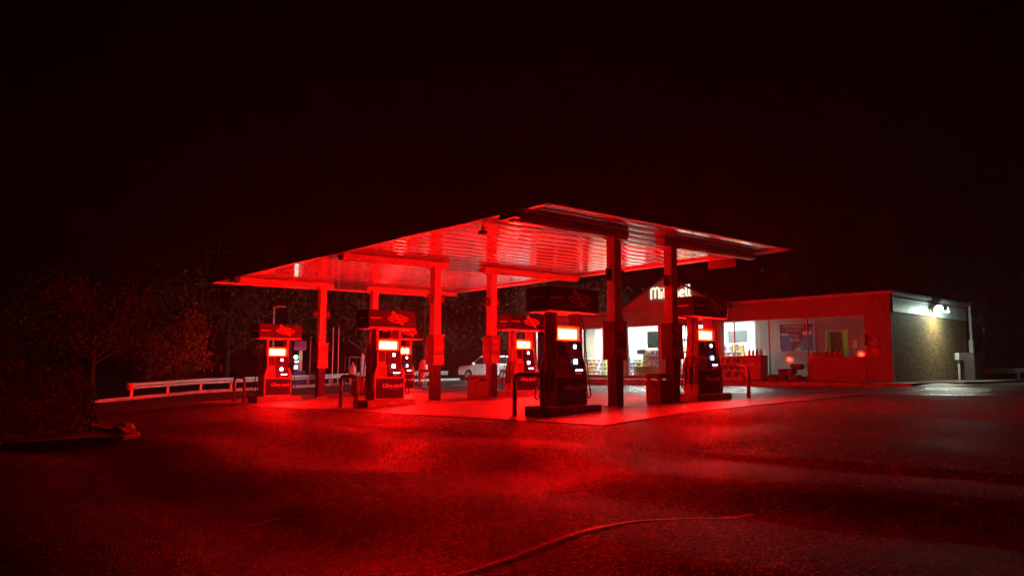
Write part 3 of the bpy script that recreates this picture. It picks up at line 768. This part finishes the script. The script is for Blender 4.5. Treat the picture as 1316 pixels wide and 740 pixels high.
# seen from -X the picture's left is +Y
flat('maroon_triangle', 'poster_maroon', [(pw_, ph), (-pw_, ph), (.1, -ph), (.3, -ph), (.3, .15), (pw_, .45)], -.003, t)
flat('sky_corner', 'poster_sky', [(-pw_, ph * .8), (-pw_, -ph), (.2, -ph)], -.005, t)
flat('bottle_picture', 'poster_blue', [(-.32, .05), (-.74, .05), (-.74, -.58), (-.32, -.58)], -.007, t)
flat('label_strip', 'cream', [(-.28, .28), (-.78, .3), (-.74, .14), (-.32, .1)], -.007, t)
flat('label_strip', 'cream', [(.82, .22), (.42, .2), (.42, .1), (.82, .12)], -.007, t)
flat('label_strip', 'cream', [(.08, -.52), (-.18, -.52), (-.18, -.62), (.08, -.62)], -.007, t)
text('poster_text', 'POWERADE', .19, 'cream', t, (-.008, .16, .53), WEST, 0, .001); text('poster_text', '32 oz. bottles', .12, 'cream', t, (-.008, .16, .36), WEST, 0, .001)
text('poster_text', '2 for', .2, 'cream', t, (-.008, .12, .07), WEST, 0, .001); text('poster_text', '$3.00', .22, 'cream', t, (-.008, .12, -.13), WEST, 0, .001, .004)
b = NB()
for u in ((-pw_ - .05, -pw_, -ph - .05, ph + .05), (pw_, pw_ + .05, -ph - .05, ph + .05), (-pw_, pw_, ph, ph + .05), (-pw_, pw_, -ph - .05, -ph)): box(b, -.02, .03, *u)
obj('frame', b, 'pale', t)
# parking signs on the corner pier
t = thing('parking_sign', 'blue wheelchair parking sign on the red corner of the store', 'sign', (FX - .03, 13.11, 2.72))
bx('plate', 'blue_sign', t, -.012, .012, -.21, .21, -.27, .27, .004)
b = NB()
pts = [(math.cos(a), math.sin(a)) for a in [R(-150 + k * 22) for k in range(12)]]
tube(b, [(-.017, -.01 - .08 * c, .06 + .08 * s) for c, s in pts], .011, 5)
tube(b, [(-.017, .03, .2), (-.017, .02, .1), (-.017, -.05, .1), (-.017, -.08, .0), (-.017, -.11, .0)], .012, 5)
b2 = bmesh.ops.create_uvsphere(b, u_segments=8, v_segments=5, radius=.024, matrix=Matrix.Translation((-.016, .03, .235)))
obj('wheelchair_symbol', b, 'print_white', t)
text('sign_text', 'PARKING', .09, 'print_white', t, (-.014, 0, -.08), WEST, 0, .001); text('sign_text', 'ONLY', .1, 'print_white', t, (-.014, 0, -.19), WEST, 0, .001)
bx('border', 'print_white', t, -.0135, -.0122, -.2, .2, .25, .26); bx('border', 'print_white', t, -.0135, -.0122, -.2, .2, -.13, -.12)
t = thing('notice_sign', 'small red notice below the wheelchair sign on the store corner', 'sign', (FX - .03, 13.12, 2.28))
bx('plate', 'red_sign', t, -.012, .012, -.22, .22, -.15, .15, .004)
for k in range(3): bx('print_line', 'print_white', t, -.014, -.0125, -.16, .16 - .05 * k, .07 - .07 * k, .09 - .07 * k)
t = thing('wall_socket_box', 'slim red lit box on the store wall at the right window edge', 'box', (FX - .03, 13.42, 2.3)); bx('case', 'red_sign', t, -.04, .028, -.06, .06, -.18, .24, .01); bx('hood', 'black', t, -.045, .028, -.065, .065, .25, .75, .01)
b = NB(); box(b, -.06, 0, -.05, .05, -.03, .03, .01)
tag(obj('corner_lamp', b, 'print_white', loc=(FX - .001, 12.95, 4.42)), 'tiny white fitting high on the red corner pier of the store', 'lamp')
# goods on the sidewalk
for k in range(6):
    t = thing('jug', ['leftmost', 'second', 'third', 'fourth', 'fifth', 'rightmost'][k] + ' of the six dark red jugs in a row on the window ledge', 'jug', (FX - .02, 15.75 - k * .24, 2.062), 0, 'jugs on the window ledge')
    b = NB(); box(b, -.07, .07, -.08, .08, 0, .24, .025); obj('body', b, 'cab_red', t); b = NB(); tube(b, [(0, 0, .24), (0, 0, .27), (0, 0, .31)], [.04, .025, .025], 8); obj('cap', b, 'cream', t)
t = thing('ice_cabinet', 'plain red cabinet with jars on top, standing before the store window', 'cabinet', (32.6, 18.35, 1.0)); bx('carcass', 'cab_red', t, -.35, .35, -.42, .42, .05, 1.12, .02); bx('lid', 'cab_red', t, -.37, .37, -.44, .44, 1.122, 1.17, .01); bx('handle', 'steel', t, -.375, -.352, -.05, .05, .7, .8); bx('kick', 'black', t, -.33, .33, -.4, .4, 0, .05)
for k in range(4):
    b = NB(); tube(b, [(0, 0, 0), (0, 0, .2), (0, 0, .24), (0, 0, .3)], [.07, .07, .04, .04], 8)
    t = thing('jar', ['rightmost pale jar, with a green label,', 'second pale jar from the right, with a red label,', 'third pale jar from the right, with a maroon label,', 'leftmost pale jar, with a yellow label,'][k] + ' on the red cabinet', 'jar', (32.55, 18.05 + k * .2, 2.17), 0, 'jars on the red cabinet'); obj('glass', b, 'pale', t, smooth=True); bx('label', ('in_green', 'cab_red', 'poster_maroon', 'yellow')[k], t, -.073, -.068, -.04, .04, .05, .14)
t = shelf('display_rack', 'wire display rack of bottles outside, right of the far right dispenser', 32.45, 18.95, 20.3, 1.15, 3, .5, grp='racks outside the store')
t.location.z = 1.0
for k, (yy, zz, xx) in enumerate(((16.5, 0, 32.75), (16.75, .26, 32.75), (17.1, 0, 32.75), (17.0, .27, 32.7), (16.4, .5, 32.8), (17.5, 0, 32.7))):
    b = NB(); box(b, -.26, .26, -.24, .24, 0, .26, .09)
    for v in b.verts: v.co += Vector((noise.noise(v.co * 6 + Vector((k, 0, 0))), noise.noise(v.co * 6 + Vector((0, k, 9))), .4 * noise.noise(v.co * 6 + Vector((k, 5, 0))))) * .06
    tag(obj('sack', b, 'bag', loc=(xx, yy, 1.0 + zz)), ['bottom right sack of the heap under the window, next to the knee wall', 'sack lying over the two bottom sacks of the heap', 'middle bottom sack of the heap under the window', 'upper left sack of the heap under the window', 'topmost sack of the heap beside the knee wall', 'single sack left of the heap, near the red cabinet'][k], 'sack', 'sacks heaped outside the store')
# flood lamp on the brick wall
def flood(loc, rz, lab, m1, m2):
    t = thing('flood_light', lab, 'lamp', loc, rz, 'flood lights on the store walls')
    bx('bracket', 'pale', t, -.3, .3, -.08, -.001, -.08, .08, .02)
    for s in (-1, 1):
        b = NB(); tube(b, [(s * .2, -.06, .02), (s * .3, -.2, .06), (s * .36, -.26, .05), (s * .46, -.36, -.02)], [.03, .04, .16, .2], 12); hd = obj('lamp_head', b, 'pale', t, smooth=True)
        b = NB(); tube(b, [(s * .46, -.362, -.022), (s * .475, -.378, -.034), (s * .482, -.386, -.04)], [.19, .17, .02], 12); obj('lens', b, m1 if s < 0 or m1 == 'flood' else 'flood_far_dim', hd, smooth=True)
    b = NB(); tube(b, [(0, -.06, 0), (0, -.5, .02), (0, -.56, -.03)], [.03, .03, .05], 8); obj('arm', b, 'pale', t)
    b = NB(); tube(b, [(0, -.55, -.12), (0, -.55, -.03)], [.12, .06], 10); hd = obj('down_hood', b, 'pale', t)
    b = NB(); tube(b, [(0, -.55, -.13), (0, -.55, -.122)], .11, 10); obj('down_lens', b, m2, hd)
    return t
flood((38.3, 12.36, 4.3), 0, 'twin-headed flood light glaring white on the brick end wall', 'flood', 'flood_warm')
flood((37.0, 34.21, 4.3), R(180), 'twin-headed flood light on the far end wall of the store', 'flood_far', 'flood_far')  # added out of view to light the pickup and guardrail
# pipe, meter and cabinet at the wall's end
t = thing('conduit', 'tall pale conduit pipe rising at the far end of the brick wall', 'pipe', (43.2, 12.25, 1.0)); b = NB(); tube(b, [(0, 0, 1.1), (0, 0, 3.9)], .06, 8); obj('pipe', b, 'pale', t)
bx('switch_box', 'pale', t, -.14, .1, -.09, .09, 1.0, 2.0, .01)
for z in (2.4, 3.2): bx('clip', 'steel', t, -.09, .09, -.07, .07, z, z + .05)
t = thing('meter', 'pale meter box on a short pipe before the brick wall', 'meter', (40.7, 12.15, 1.0)); bx('case', 'pale', t, -.2, .2, -.1, .1, .95, 1.3, .03); b = NB(); tube(b, [(0, 0, 0), (0, 0, .6), (.0, 0, .8), (-.12, 0, 1.0)], .05, 8); obj('pipe', b, 'pale', t)
t = thing('utility_cabinet', 'dark utility cabinet at the far end of the brick wall', 'cabinet', (42.2, 12.0, 1.0)); bx('carcass', 'bin', t, -.9, .9, -.35, .35, 0, 1.25, .03); bx('lid', 'bin', t, -.93, .93, -.37, .37, 1.252, 1.31, .02); bx('door', 'hoop', t, -.8, -.05, -.362, -.351, .1, 1.1); bx('door', 'hoop', t, .05, .8, -.362, -.351, .1, 1.1)
t = thing('round_marker', 'small pale round reflector on a thin post past the brick wall', 'reflector', (46.5, 12.6, g0(46.5, 12.6))); b = NB(); tube(b, [(0, 0, 0), (0, 0, 2.7)], .025, 6); obj('post', b, 'black', t); b = NB(); tube(b, [(0, -.03, 2.75), (0, -.06, 2.75)], .15, 12); obj('disc', b, 'pale', t)

# ---------------------------------------------------------------- guardrails
def rail(p, q, lab, n, h=.72):
    t = thing('guardrail', lab, 'guardrail', (p[0], p[1], g0(*p)), 0, 'roadside guardrails')
    d = Vector((q[0] - p[0], q[1] - p[1], 0)); l = d.length; u = d.normalized(); nn = Vector((u.y, -u.x, 0))
    zs = lambda s: g0(p[0] + u.x * s, p[1] + u.y * s) - g0(*p)
    for k in range(n):
        a, c = l * k / n, l * (k + 1) / n - .02
        b = NB(); prof = [(0, 0), (.06, .05), (.06, .1), (.0, .15), (.06, .2), (.06, .26), (0, .31)]
        rws = [[b.verts.new(u * s - nn * 0 + nn * (o * 1) + Vector((0, 0, zs(s) + h - .31 + z))) for o, z in prof] for s in (a, c)]
        for i in range(6): b.faces.new((rws[0][i], rws[0][i + 1], rws[1][i + 1], rws[1][i]))
        obj('rail', b, 'steel', t)
        b = NB(); s = a + .1; P = u * s - nn * .08
        box(b, P.x - .06, P.x + .06, P.y - .06, P.y + .06, zs(s) - .1, zs(s) + h - .04); obj('post', b, 'steel', t)
    b = NB(); tube(b, [Vector((0, 0, h - .33)) - u * .02, Vector((0, 0, h + .02)) - u * .02], .17, 10); obj('end_terminal', b, 'red_sign', t, smooth=True)
    return t
rail((10.8, 38.2), (36.5, 47.2), 'long pale guardrail crossing behind the pumps on the left', 14)
rail((52.5, 15.2), (53.5, 0), 'grey guardrail at the far right beyond the brick wall', 6)
# low kerb in front of the left guardrail
kb = struct(bpy.data.objects.new('kerb', None)); C.objects.link(kb)
for k in range(16):
    p = Vector((8.8, 36.4)).lerp(Vector((37, 46.2)), k / 16); q = Vector((8.8, 36.4)).lerp(Vector((37, 46.2)), (k + 1) / 16 - .0008)
    d = (q - p).normalized(); n_ = Vector((-d.y, d.x)) * .28
    b = NB(); rws = [b.verts.new((v.x, v.y, g0(v.x, v.y) + z)) for z in (-.1, .15) for v in (p, q, q + n_, p + n_)]
    for f in ((0, 1, 2, 3), (4, 5, 6, 7), (0, 1, 5, 4), (1, 2, 6, 5), (2, 3, 7, 6), (3, 0, 4, 7)): b.faces.new([rws[i] for i in f])
    obj('kerb_stone', b, 'kerb', kb)
# grassy verge beyond
b = NB(); rr = [(-30, 30), (-30, 26), (-6, 31), (8.6, 36.7), (37, 46.6), (70, 58), (140, 90), (140, 140), (-30, 140)]
prv = [b.verts.new((x, y, g0(x, y) + .05)) for x, y in rr]; b.faces.new(prv); struct(obj('verge', b, 'soil'))

# ---------------------------------------------------------------- left planter island
pl = struct(bpy.data.objects.new('planter_kerb', None)); C.objects.link(pl)
path = [(-3, 20.3), (-1, 19.9), (1, 19.3), (2.85, 18.6), (4.2, 17.7), (4.8, 17.3), (5.15, 17.45), (5.3, 17.9), (5.25, 18.6), (5.3, 20.5), (5.4, 23), (5.5, 26)]
for a, c in zip(path, path[1:]):
    d = Vector((c[0] - a[0], c[1] - a[1])); d.normalize(); n_ = Vector((-d.y, d.x)) * .16; e = d * .006
    b = NB(); P = [(a[0] + e.x, a[1] + e.y), (c[0] - e.x, c[1] - e.y)]
    V = [b.verts.new((x, y, g0(x, y) + z)) for z in (-.15, .15) for x, y in (P[0], P[1], (P[1][0] + n_.x, P[1][1] + n_.y), (P[0][0] + n_.x, P[0][1] + n_.y))]
    for f in ((0, 1, 2, 3), (4, 5, 6, 7), (0, 1, 5, 4), (1, 2, 6, 5), (2, 3, 7, 6), (3, 0, 4, 7)): b.faces.new([V[i] for i in f])
    bmesh.ops.bevel(b, geom=list(b.edges), offset=.02, segments=2, affect='EDGES')
    obj('kerb_stone', b, 'kerb', pl)
b = NB(); q = path + [(5.5, 30), (-3, 30)]
b.faces.new([b.verts.new((x, y, g0(x, y) + .1)) for x, y in q]); struct(obj('planting_bed', b, 'soil'))
b = NB(); bmesh.ops.create_icosphere(b, subdivisions=3, radius=1)
for v in b.verts: v.co = Vector((v.co.x * .24, v.co.y * .2, v.co.z * .15)) * (1 + .35 * noise.noise(v.co * 1.8))
tag(obj('rock', b, 'kerb', loc=(5.05, 18.15, .23)), 'rough broken stone lying at the nose of the left planter kerb', 'rock')

# ---------------------------------------------------------------- vegetation
def leaves(bm, pts, size, jit=1.0):
    for p in pts:
        s = size * random.uniform(.6, 1.3)
        a = Vector((random.gauss(0, 1), random.gauss(0, 1), random.gauss(0, 1))).normalized()
        c = a.cross(Vector((random.gauss(0, 1), random.gauss(0, 1), random.gauss(0, 1)))).normalized()
        q = [p + a * s, p + c * s * .45, p - a * s, p - c * s * .45]
        bm.faces.new([bm.verts.new(v) for v in q])
def tree(name, lab, loc, H, rad, n, leaf, lm, seed, crown_lo=.25, grp=None, limbs=9):
    random.seed(seed)
    t = thing(name, lab, 'tree' if 'tree' in name else 'bush', loc, 0, grp)
    b = NB(); lean = Vector((random.uniform(-.06, .06), random.uniform(-.06, .06), 0))
    r0 = H * .022
    tube(b, [Vector((0, 0, -.2)) , Vector((0, 0, H * .2)) + lean * H * .2, Vector((0, 0, H * .5)) + lean * H * .7, Vector((0, 0, H * .85)) + lean * H], [r0 * 1.2, r0, r0 * .6, r0 * .15], 8)
    obj('trunk', b, 'bark', t, smooth=True)
    tips = []; b = NB()
    for k in range(limbs):
        h0 = H * random.uniform(crown_lo, .75); an = k * 2.4 + random.uniform(-.4, .4); out = rad * random.uniform(.55, 1.0) * (1.15 - .6 * abs(h0 / H - .45))
        p0 = Vector((0, 0, h0)) + lean * h0; p2 = Vector((math.cos(an) * out, math.sin(an) * out, h0 + H * random.uniform(.08, .24))); p1 = (p0 + p2) / 2 + Vector((0, 0, H * .03))
        tube(b, [p0, p1, p2], [r0 * .45, r0 * .3, r0 * .1], 5); tips += [p1, p2, (p1 + p2) / 2]
        for q in range(3):
            e = p2 + Vector((random.gauss(0, 1), random.gauss(0, 1), random.gauss(.4, .7))) * rad * .25
            tube(b, [(p1 + p2) / 2, e], [r0 * .14, r0 * .05], 4); tips.append(e)
    obj('limbs', b, 'bark', t)
    tips += [Vector((0, 0, H * .85)) + lean * H, Vector((0, 0, H * .7)) + lean * H * .8]
    b = NB(); pts = []
    for k in range(n):
        c = random.choice(tips); s = rad * .2
        pts.append(c + Vector((random.gauss(0, s), random.gauss(0, s), random.gauss(0, s * .9))))
    leaves(b, pts, leaf); obj('crown', b, lm, t)
    return t
def gl(X, Y): return (X, Y, g0(X, Y))
TR = [('tree', 'tall dim leafy tree behind the left end of the guardrail', gl(10.2, 42.5), 5.4, 2.1, 3400, .1, 'leaf_dark', 11, .2, None),
      ('bush', 'rounded pale bush behind the guardrail, left of the leftmost dispenser', gl(14.2, 42.2), 4.3, 1.9, 3000, .09, 'leaf_dry', 12, .08, None),
      ('tree', 'dark tree at the far left edge behind the hedge', gl(6, 55), 6.5, 3.2, 3600, .13, 'leaf_dark', 13, .2, None),
      ('tree', 'low dark tree between the hedge and the tall dim tree', gl(8.6, 51), 5.2, 2.6, 3400, .12, 'leaf_dark', 14, .15, None)]
far = [(24, 60, 10, 'far dark tree behind the leftmost columns'), (31, 63, 11, 'far dark tree behind the centre dispensers'), (38, 62, 12, 'far tree rising behind the white pickup'), (45, 62, 10, 'far tree right behind the pickup and trailer'), (49, 52, 9.5, 'tree standing behind the left end of the store'), (55, 46, 9, 'tree behind the store roof under the canopy'), (60, 30, 10, 'dark tree behind the store on the right'), (62, 17, 9, 'dark tree beyond the right guardrail'), (64, 6, 9.5, 'dark tree at the far right edge'), (17, 56, 8, 'dim tree behind the street lamp')]
for i, (x, y, h, lab) in enumerate(far): TR.append(('tree', lab, gl(x, y), h, h * .38, 2200, .17, 'leaf_dark', 30 + i, .2, None))
for a in TR: tree(a[0], a[1], a[2], a[3], a[4], a[5], a[6], a[7], a[8], a[9], a[10])
random.seed(5)
hd = thing('hedge', 'clipped dark hedge in the left planter island', 'hedge', (2.4, 20.6, g0(2.4, 20.6)), R(8))
b = NB(); pts = []
def hs(u, v):  # point on a rounded block surface
    return u, v
for k in range(9000):
    x, y, z = random.uniform(-2.4, 2.4), random.uniform(-.9, .9), random.uniform(.05, 1.62)
    f = random.choice('xyzxyy')
    if f == 'x': x = random.choice((-2.4, 2.4))
    elif f == 'y': y = random.choice((-.9, .9))
    else: z = 1.62
    r_ = .12 * noise.noise(Vector((x * 2, y * 2, z * 2)))
    pts.append(Vector((x * (1 + r_ * .3) - (.25 if z > 1.3 and x > 2 else 0), y * (1 + r_), z * (1 + r_ * .5) - (.12 * max(0, abs(x) - 1.9)))) + Vector((random.gauss(0, .05), random.gauss(0, .05), random.gauss(0, .04))))
leaves(b, pts, .055); obj('foliage', b, 'leaf_hedge', hd)
b = NB(); box(b, -2.25, 2.2, -.78, .78, .0, 1.45, .2); obj('inner_growth', b, 'leaf_hedge', hd)
for k in range(5):
    b = NB(); tube(b, [(-2 + k, 0, -.1), (-2 + k + .1, .05, .5)], .03, 6); obj('stem', b, 'bark', hd)

# ---------------------------------------------------------------- street furniture at the back left
t = thing('street_lamp', 'unlit street lamp with a short arm above the leftmost dispenser', 'street lamp', gl(22.75, 49.0)); b = NB(); tube(b, [(0, 0, -.1), (0, 0, 5.3)], [.1, .07], 8); obj('pole', b, 'pale', t, smooth=True)
b = NB(); tube(b, [(0, 0, 5.25), (.35, -.32, 5.3)], .04, 6); obj('arm', b, 'pale', t); b = NB(); box(b, .2, .8, -.1, .1, 5.24, 5.36, .03, Matrix.Rotation(R(-42), 4, 'Z')); obj('lamp_head', b, 'pale', t)
for k, (x, y, h, lab) in enumerate(((23.73, 42.5, 3.65, 'left one of two tall thin pale poles beside the leftmost column'), (24.12, 42.5, 3.65, 'right one of two tall thin pale poles beside the leftmost column'), (21.66, 41.5, 3.0, 'single thin pole between the leftmost dispenser and leftmost column'))):
    t = thing('thin_pole', lab, 'pole', gl(x, y), 0, 'thin poles by the guardrail'); b = NB(); tube(b, [(0, 0, -.1), (0, 0, h)], .035, 6); obj('shaft', b, 'pale' if k < 2 else 'hoop', t); b = NB(); tube(b, [(0, 0, 0), (0, 0, .08)], .12, 8); obj('foot', b, 'steel', t)
t = thing('air_machine', 'blue tyre air machine with a purple sign right of the leftmost dispenser', 'air machine', gl(21.35, 42.5), R(0)); bx('cabinet', 'air_blue', t, -.4, .4, -.3, .3, 0, .95, .03); bx('post', 'pale', t, .1, .28, -.08, .08, .95, 2.4, .01); bx('sign', 'blue_sign', t, -.3, .5, -.15, -.1, 2.2, 2.75, .01)
b = NB(); tube(b, [(-.02 + .14 * math.cos(a), -.16, 2.5 + .1 * math.sin(a)) for a in [k * 2 * math.pi / 14 for k in range(15)]], .02, 5); obj('sign_symbol', b, 'logo_red', t)
b = NB(); bmesh.ops.create_uvsphere(b, u_segments=10, v_segments=6, radius=.12, matrix=Matrix.Translation((-.26, -.3, 1.78))); obj('green_lamp', b, 'led_green', t, smooth=True)
bx('side_post', 'hoop', t, -.36, -.16, -.29, -.12, .9, 1.68, .02)
bx('screen', 'led_white', t, -.3, -.12, -.32, -.295, 1.46, 1.55); bx('screen', 'led_blue', t, -.34, -.14, -.32, -.295, 1.08, 1.26)
t = thing('gas_rack', 'dark open frame holding a pale gas bottle behind the left hoop', 'rack', gl(24.3, 41.0))
b = NB()
for sx in (-1, 1):
    for sy in (-1, 1): box(b, sx * .4 - .03, sx * .4 + .03, sy * .25 - .03, sy * .25 + .03, 0, 1.75)
box(b, -.43, .43, -.28, .28, 1.7, 1.78); box(b, -.43, .43, -.28, .28, .0, .1); obj('frame', b, 'hoop', t)
b = NB(); tube(b, [(0, 0, .1), (0, 0, .2), (0, 0, 1.1), (0, 0, 1.28), (0, 0, 1.32), (0, 0, 1.45)], [.17, .21, .21, .12, .06, .06], 12); obj('bottle', b, 'pale', t, smooth=True)
t = thing('gauge_post', 'pale double post with a small gauge behind the left hoop', 'post', gl(25.05, 41.0)); bx('post', 'pale', t, -.12, -.02, -.05, .05, 0, 1.95); bx('post', 'pale', t, .04, .12, -.05, .05, 0, 1.85); bx('gauge', 'pale', t, .12, .36, -.06, .06, .75, 1.15, .03)
t = thing('vacuum', 'pale domed vacuum with a yellow hose right of the far dispenser', 'vacuum', gl(25.6, 35.4))
b = NB(); tube(b, [(0, 0, .55), (0, 0, .6), (0, 0, 1.05), (0, 0, 1.35), (0, 0, 1.5), (0, 0, 1.56)], [.2, .28, .28, .22, .12, .02], 12); obj('drum', b, 'pale', t, smooth=True)
for k in range(3): b = NB(); tube(b, [(.2 * math.cos(k * 2.1), .2 * math.sin(k * 2.1), 0), (.2 * math.cos(k * 2.1), .2 * math.sin(k * 2.1), .58)], .03, 6); obj('leg', b, 'steel', t)
b = NB(); tube(b, [(.1 + .3 * math.cos(a), -.3, .5 + .3 * math.sin(a)) for a in [R(200 - k * 20) for k in range(13)]], .04, 6); obj('hose', b, 'yellow_hose', t, smooth=True)

# ---------------------------------------------------------------- pickup
def pickup(loc, rz):
    t = thing('pickup_truck', 'white crew-cab pickup parked behind the middle island, facing left', 'pickup', loc, rz)
    # x forward, length 5.8 (front +2.9), y = width
    def arch(cx, r, n=8): return [(cx + r * math.cos(a), .42 + r * math.sin(a)) for a in [math.pi * (1 - k / n) for k in range(n + 1)]]
    low = [(-2.85, .5)] + arch(-1.75, .47) + arch(1.85, .47) + [(2.8, .45), (2.9, .6), (2.9, .95), (2.75, 1.1), (1.55, 1.2), (-2.85, 1.2)]
    b = NB(); prism(b, low, 'y', -.97, .97); bmesh.ops.bevel(b, geom=[e for e in b.edges if abs(e.verts[0].co.y - e.verts[1].co.y) < .01 and e.verts[0].co.z > .9], offset=.07, segments=3, affect='EDGES')
    body = obj('body', b, 'car_white', t)
    # greenhouse
    b = NB(); L0 = [(1.55, 1.19), (.75, 1.88), (-.85, 1.9), (-1.05, 1.19)]
    A = [b.verts.new((x, -.9 + (z - 1.19) * .22, z)) for x, z in L0]; B = [b.verts.new((x, .9 - (z - 1.19) * .22, z)) for x, z in L0]
    b.faces.new(A); b.faces.new(B)
    for k in range(4): b.faces.new((A[k], A[(k + 1) % 4], B[(k + 1) % 4], B[k]))
    bmesh.ops.bevel(b, geom=list(b.edges), offset=.05, segments=2, affect='EDGES'); obj('cab', b, 'car_white', t)
    for s in (-1, 1):
        for q in ([(1.3, 1.25), (.78, 1.74), (.3, 1.78), (.3, 1.25)], [(.2, 1.25), (.2, 1.78), (-.72, 1.79), (-.86, 1.25)]):
            b = NB(); b.faces.new([b.verts.new((x, s * (.912 - (z - 1.19) * .22), z)) for x, z in q]); obj('side_window', b, 'car_glass', t)
        for xd in (.32, -.62): bx('door_handle', 'black', t, xd - .1, xd + .1, s * .985 - .012, s * .985 + .012, 1.04, 1.08)
        b = NB(); box(b, 1.15, 1.3, min(s * .93, s * 1.14), max(s * .93, s * 1.14), 1.2, 1.4, .04); obj('mirror', b, 'car_white', t)
        bx('tail_light', 'tail', t, -2.87, -2.75, min(s * .84, s * .985), max(s * .84, s * .985), .78, 1.15, .01)
        bx('headlight', 'pale', t, 2.78, 2.92, min(s * .6, s * .95), max(s * .6, s * .95), .78, .98, .02)
        b = NB(); prism(b, [(1.1, .48), (1.1, 1.14), (1.115, 1.14), (1.115, .48)], 'y', s * .972 - .003, s * .972 + .003); obj('door_seam', b, 'black', t)
        for cx in (-1.75, 1.85):
            y = s * .84; b = NB(); tube(b, [(cx, y - .13, .4), (cx, y - .1, .4), (cx, y + .1, .4), (cx, y + .13, .4)], [.34, .4, .4, .34], 20); wh = obj('wheel', b, 'rubber', t, smooth=True)
            b = NB(); tube(b, [(cx, y + s * .1, .4), (cx, y + s * .136, .4)], .25, 16); obj('rim', b, 'steel', wh)
    b = NB(); b.faces.new([b.verts.new(p) for p in ((-.9, -.66, 1.78), (-.9, .66, 1.78), (-1.04, .76, 1.28), (-1.04, -.76, 1.28))]); obj('rear_window', b, 'car_glass', t)
    b = NB(); b.faces.new([b.verts.new(p) for p in ((1.5, -.8, 1.26), (1.5, .8, 1.26), (.82, .7, 1.84), (.82, -.7, 1.84))]); obj('windscreen', b, 'car_glass', t)
    bx('tailgate', 'car_white', t, -2.88, -2.84, -.8, .8, .68, 1.17, .01); bx('tailgate_handle', 'black', t, -2.9, -2.881, -.15, .15, 1.0, 1.1)
    bx('rear_bumper', 'steel', t, -3.0, -2.86, -.95, .95, .48, .66, .02); bx('front_bumper', 'steel', t, 2.86, 3.0, -.92, .92, .42, .62, .03); bx('grille', 'black', t, 2.88, 2.93, -.55, .55, .68, .98, .01)
    bx('bed_floor', 'black', t, -2.8, -1.1, -.85, .85, 1.201, 1.206)
    return t
pickup((38.4, 43.8, g0(38.4, 43.8)), R(97))
t = thing('cargo_trailer', 'white box trailer just behind the pickup bed', 'trailer', (41.9, 42.6, g0(41.9, 42.6)), R(97))
bx('box', 'car_white', t, -1.6, 1.6, -1, 1, .55, 2.05, .05); bx('corner_post', 'steel', t, -1.62, -1.5, -1.02, -.9, .5, 2.06); bx('door_seam', 'black', t, -1.612, -1.601, -.01, .01, .6, 2.0)
for s in (-1, 1): b = NB(); tube(b, [(0, s * .95 - .1, .35), (0, s * .95 + .1, .35)], .35, 16); obj('wheel', b, 'rubber', t, smooth=True)
bx('drawbar', 'steel', t, 1.6, 2.6, -.05, .05, .45, .55)

# ---------------------------------------------------------------- haze volume, added for the glow round the bars and in the sky
hz = NB(); box(hz, -111, 181, -61, 181, -2.5, 15.5)
hm = bpy.data.materials.new('haze'); hm.use_nodes = True
nt = hm.node_tree; nt.nodes.clear()
o = nt.nodes.new('ShaderNodeOutputMaterial'); pv = nt.nodes.new('ShaderNodeVolumePrincipled')
pv.inputs['Color'].default_value = (.9, .92, .95, 1); pv.inputs['Density'].default_value = HAZE; pv.inputs['Anisotropy'].default_value = .55
nt.links.new(pv.outputs[0], o.inputs['Volume'])
h = obj('haze', hz, hm); h['kind'] = 'stuff'
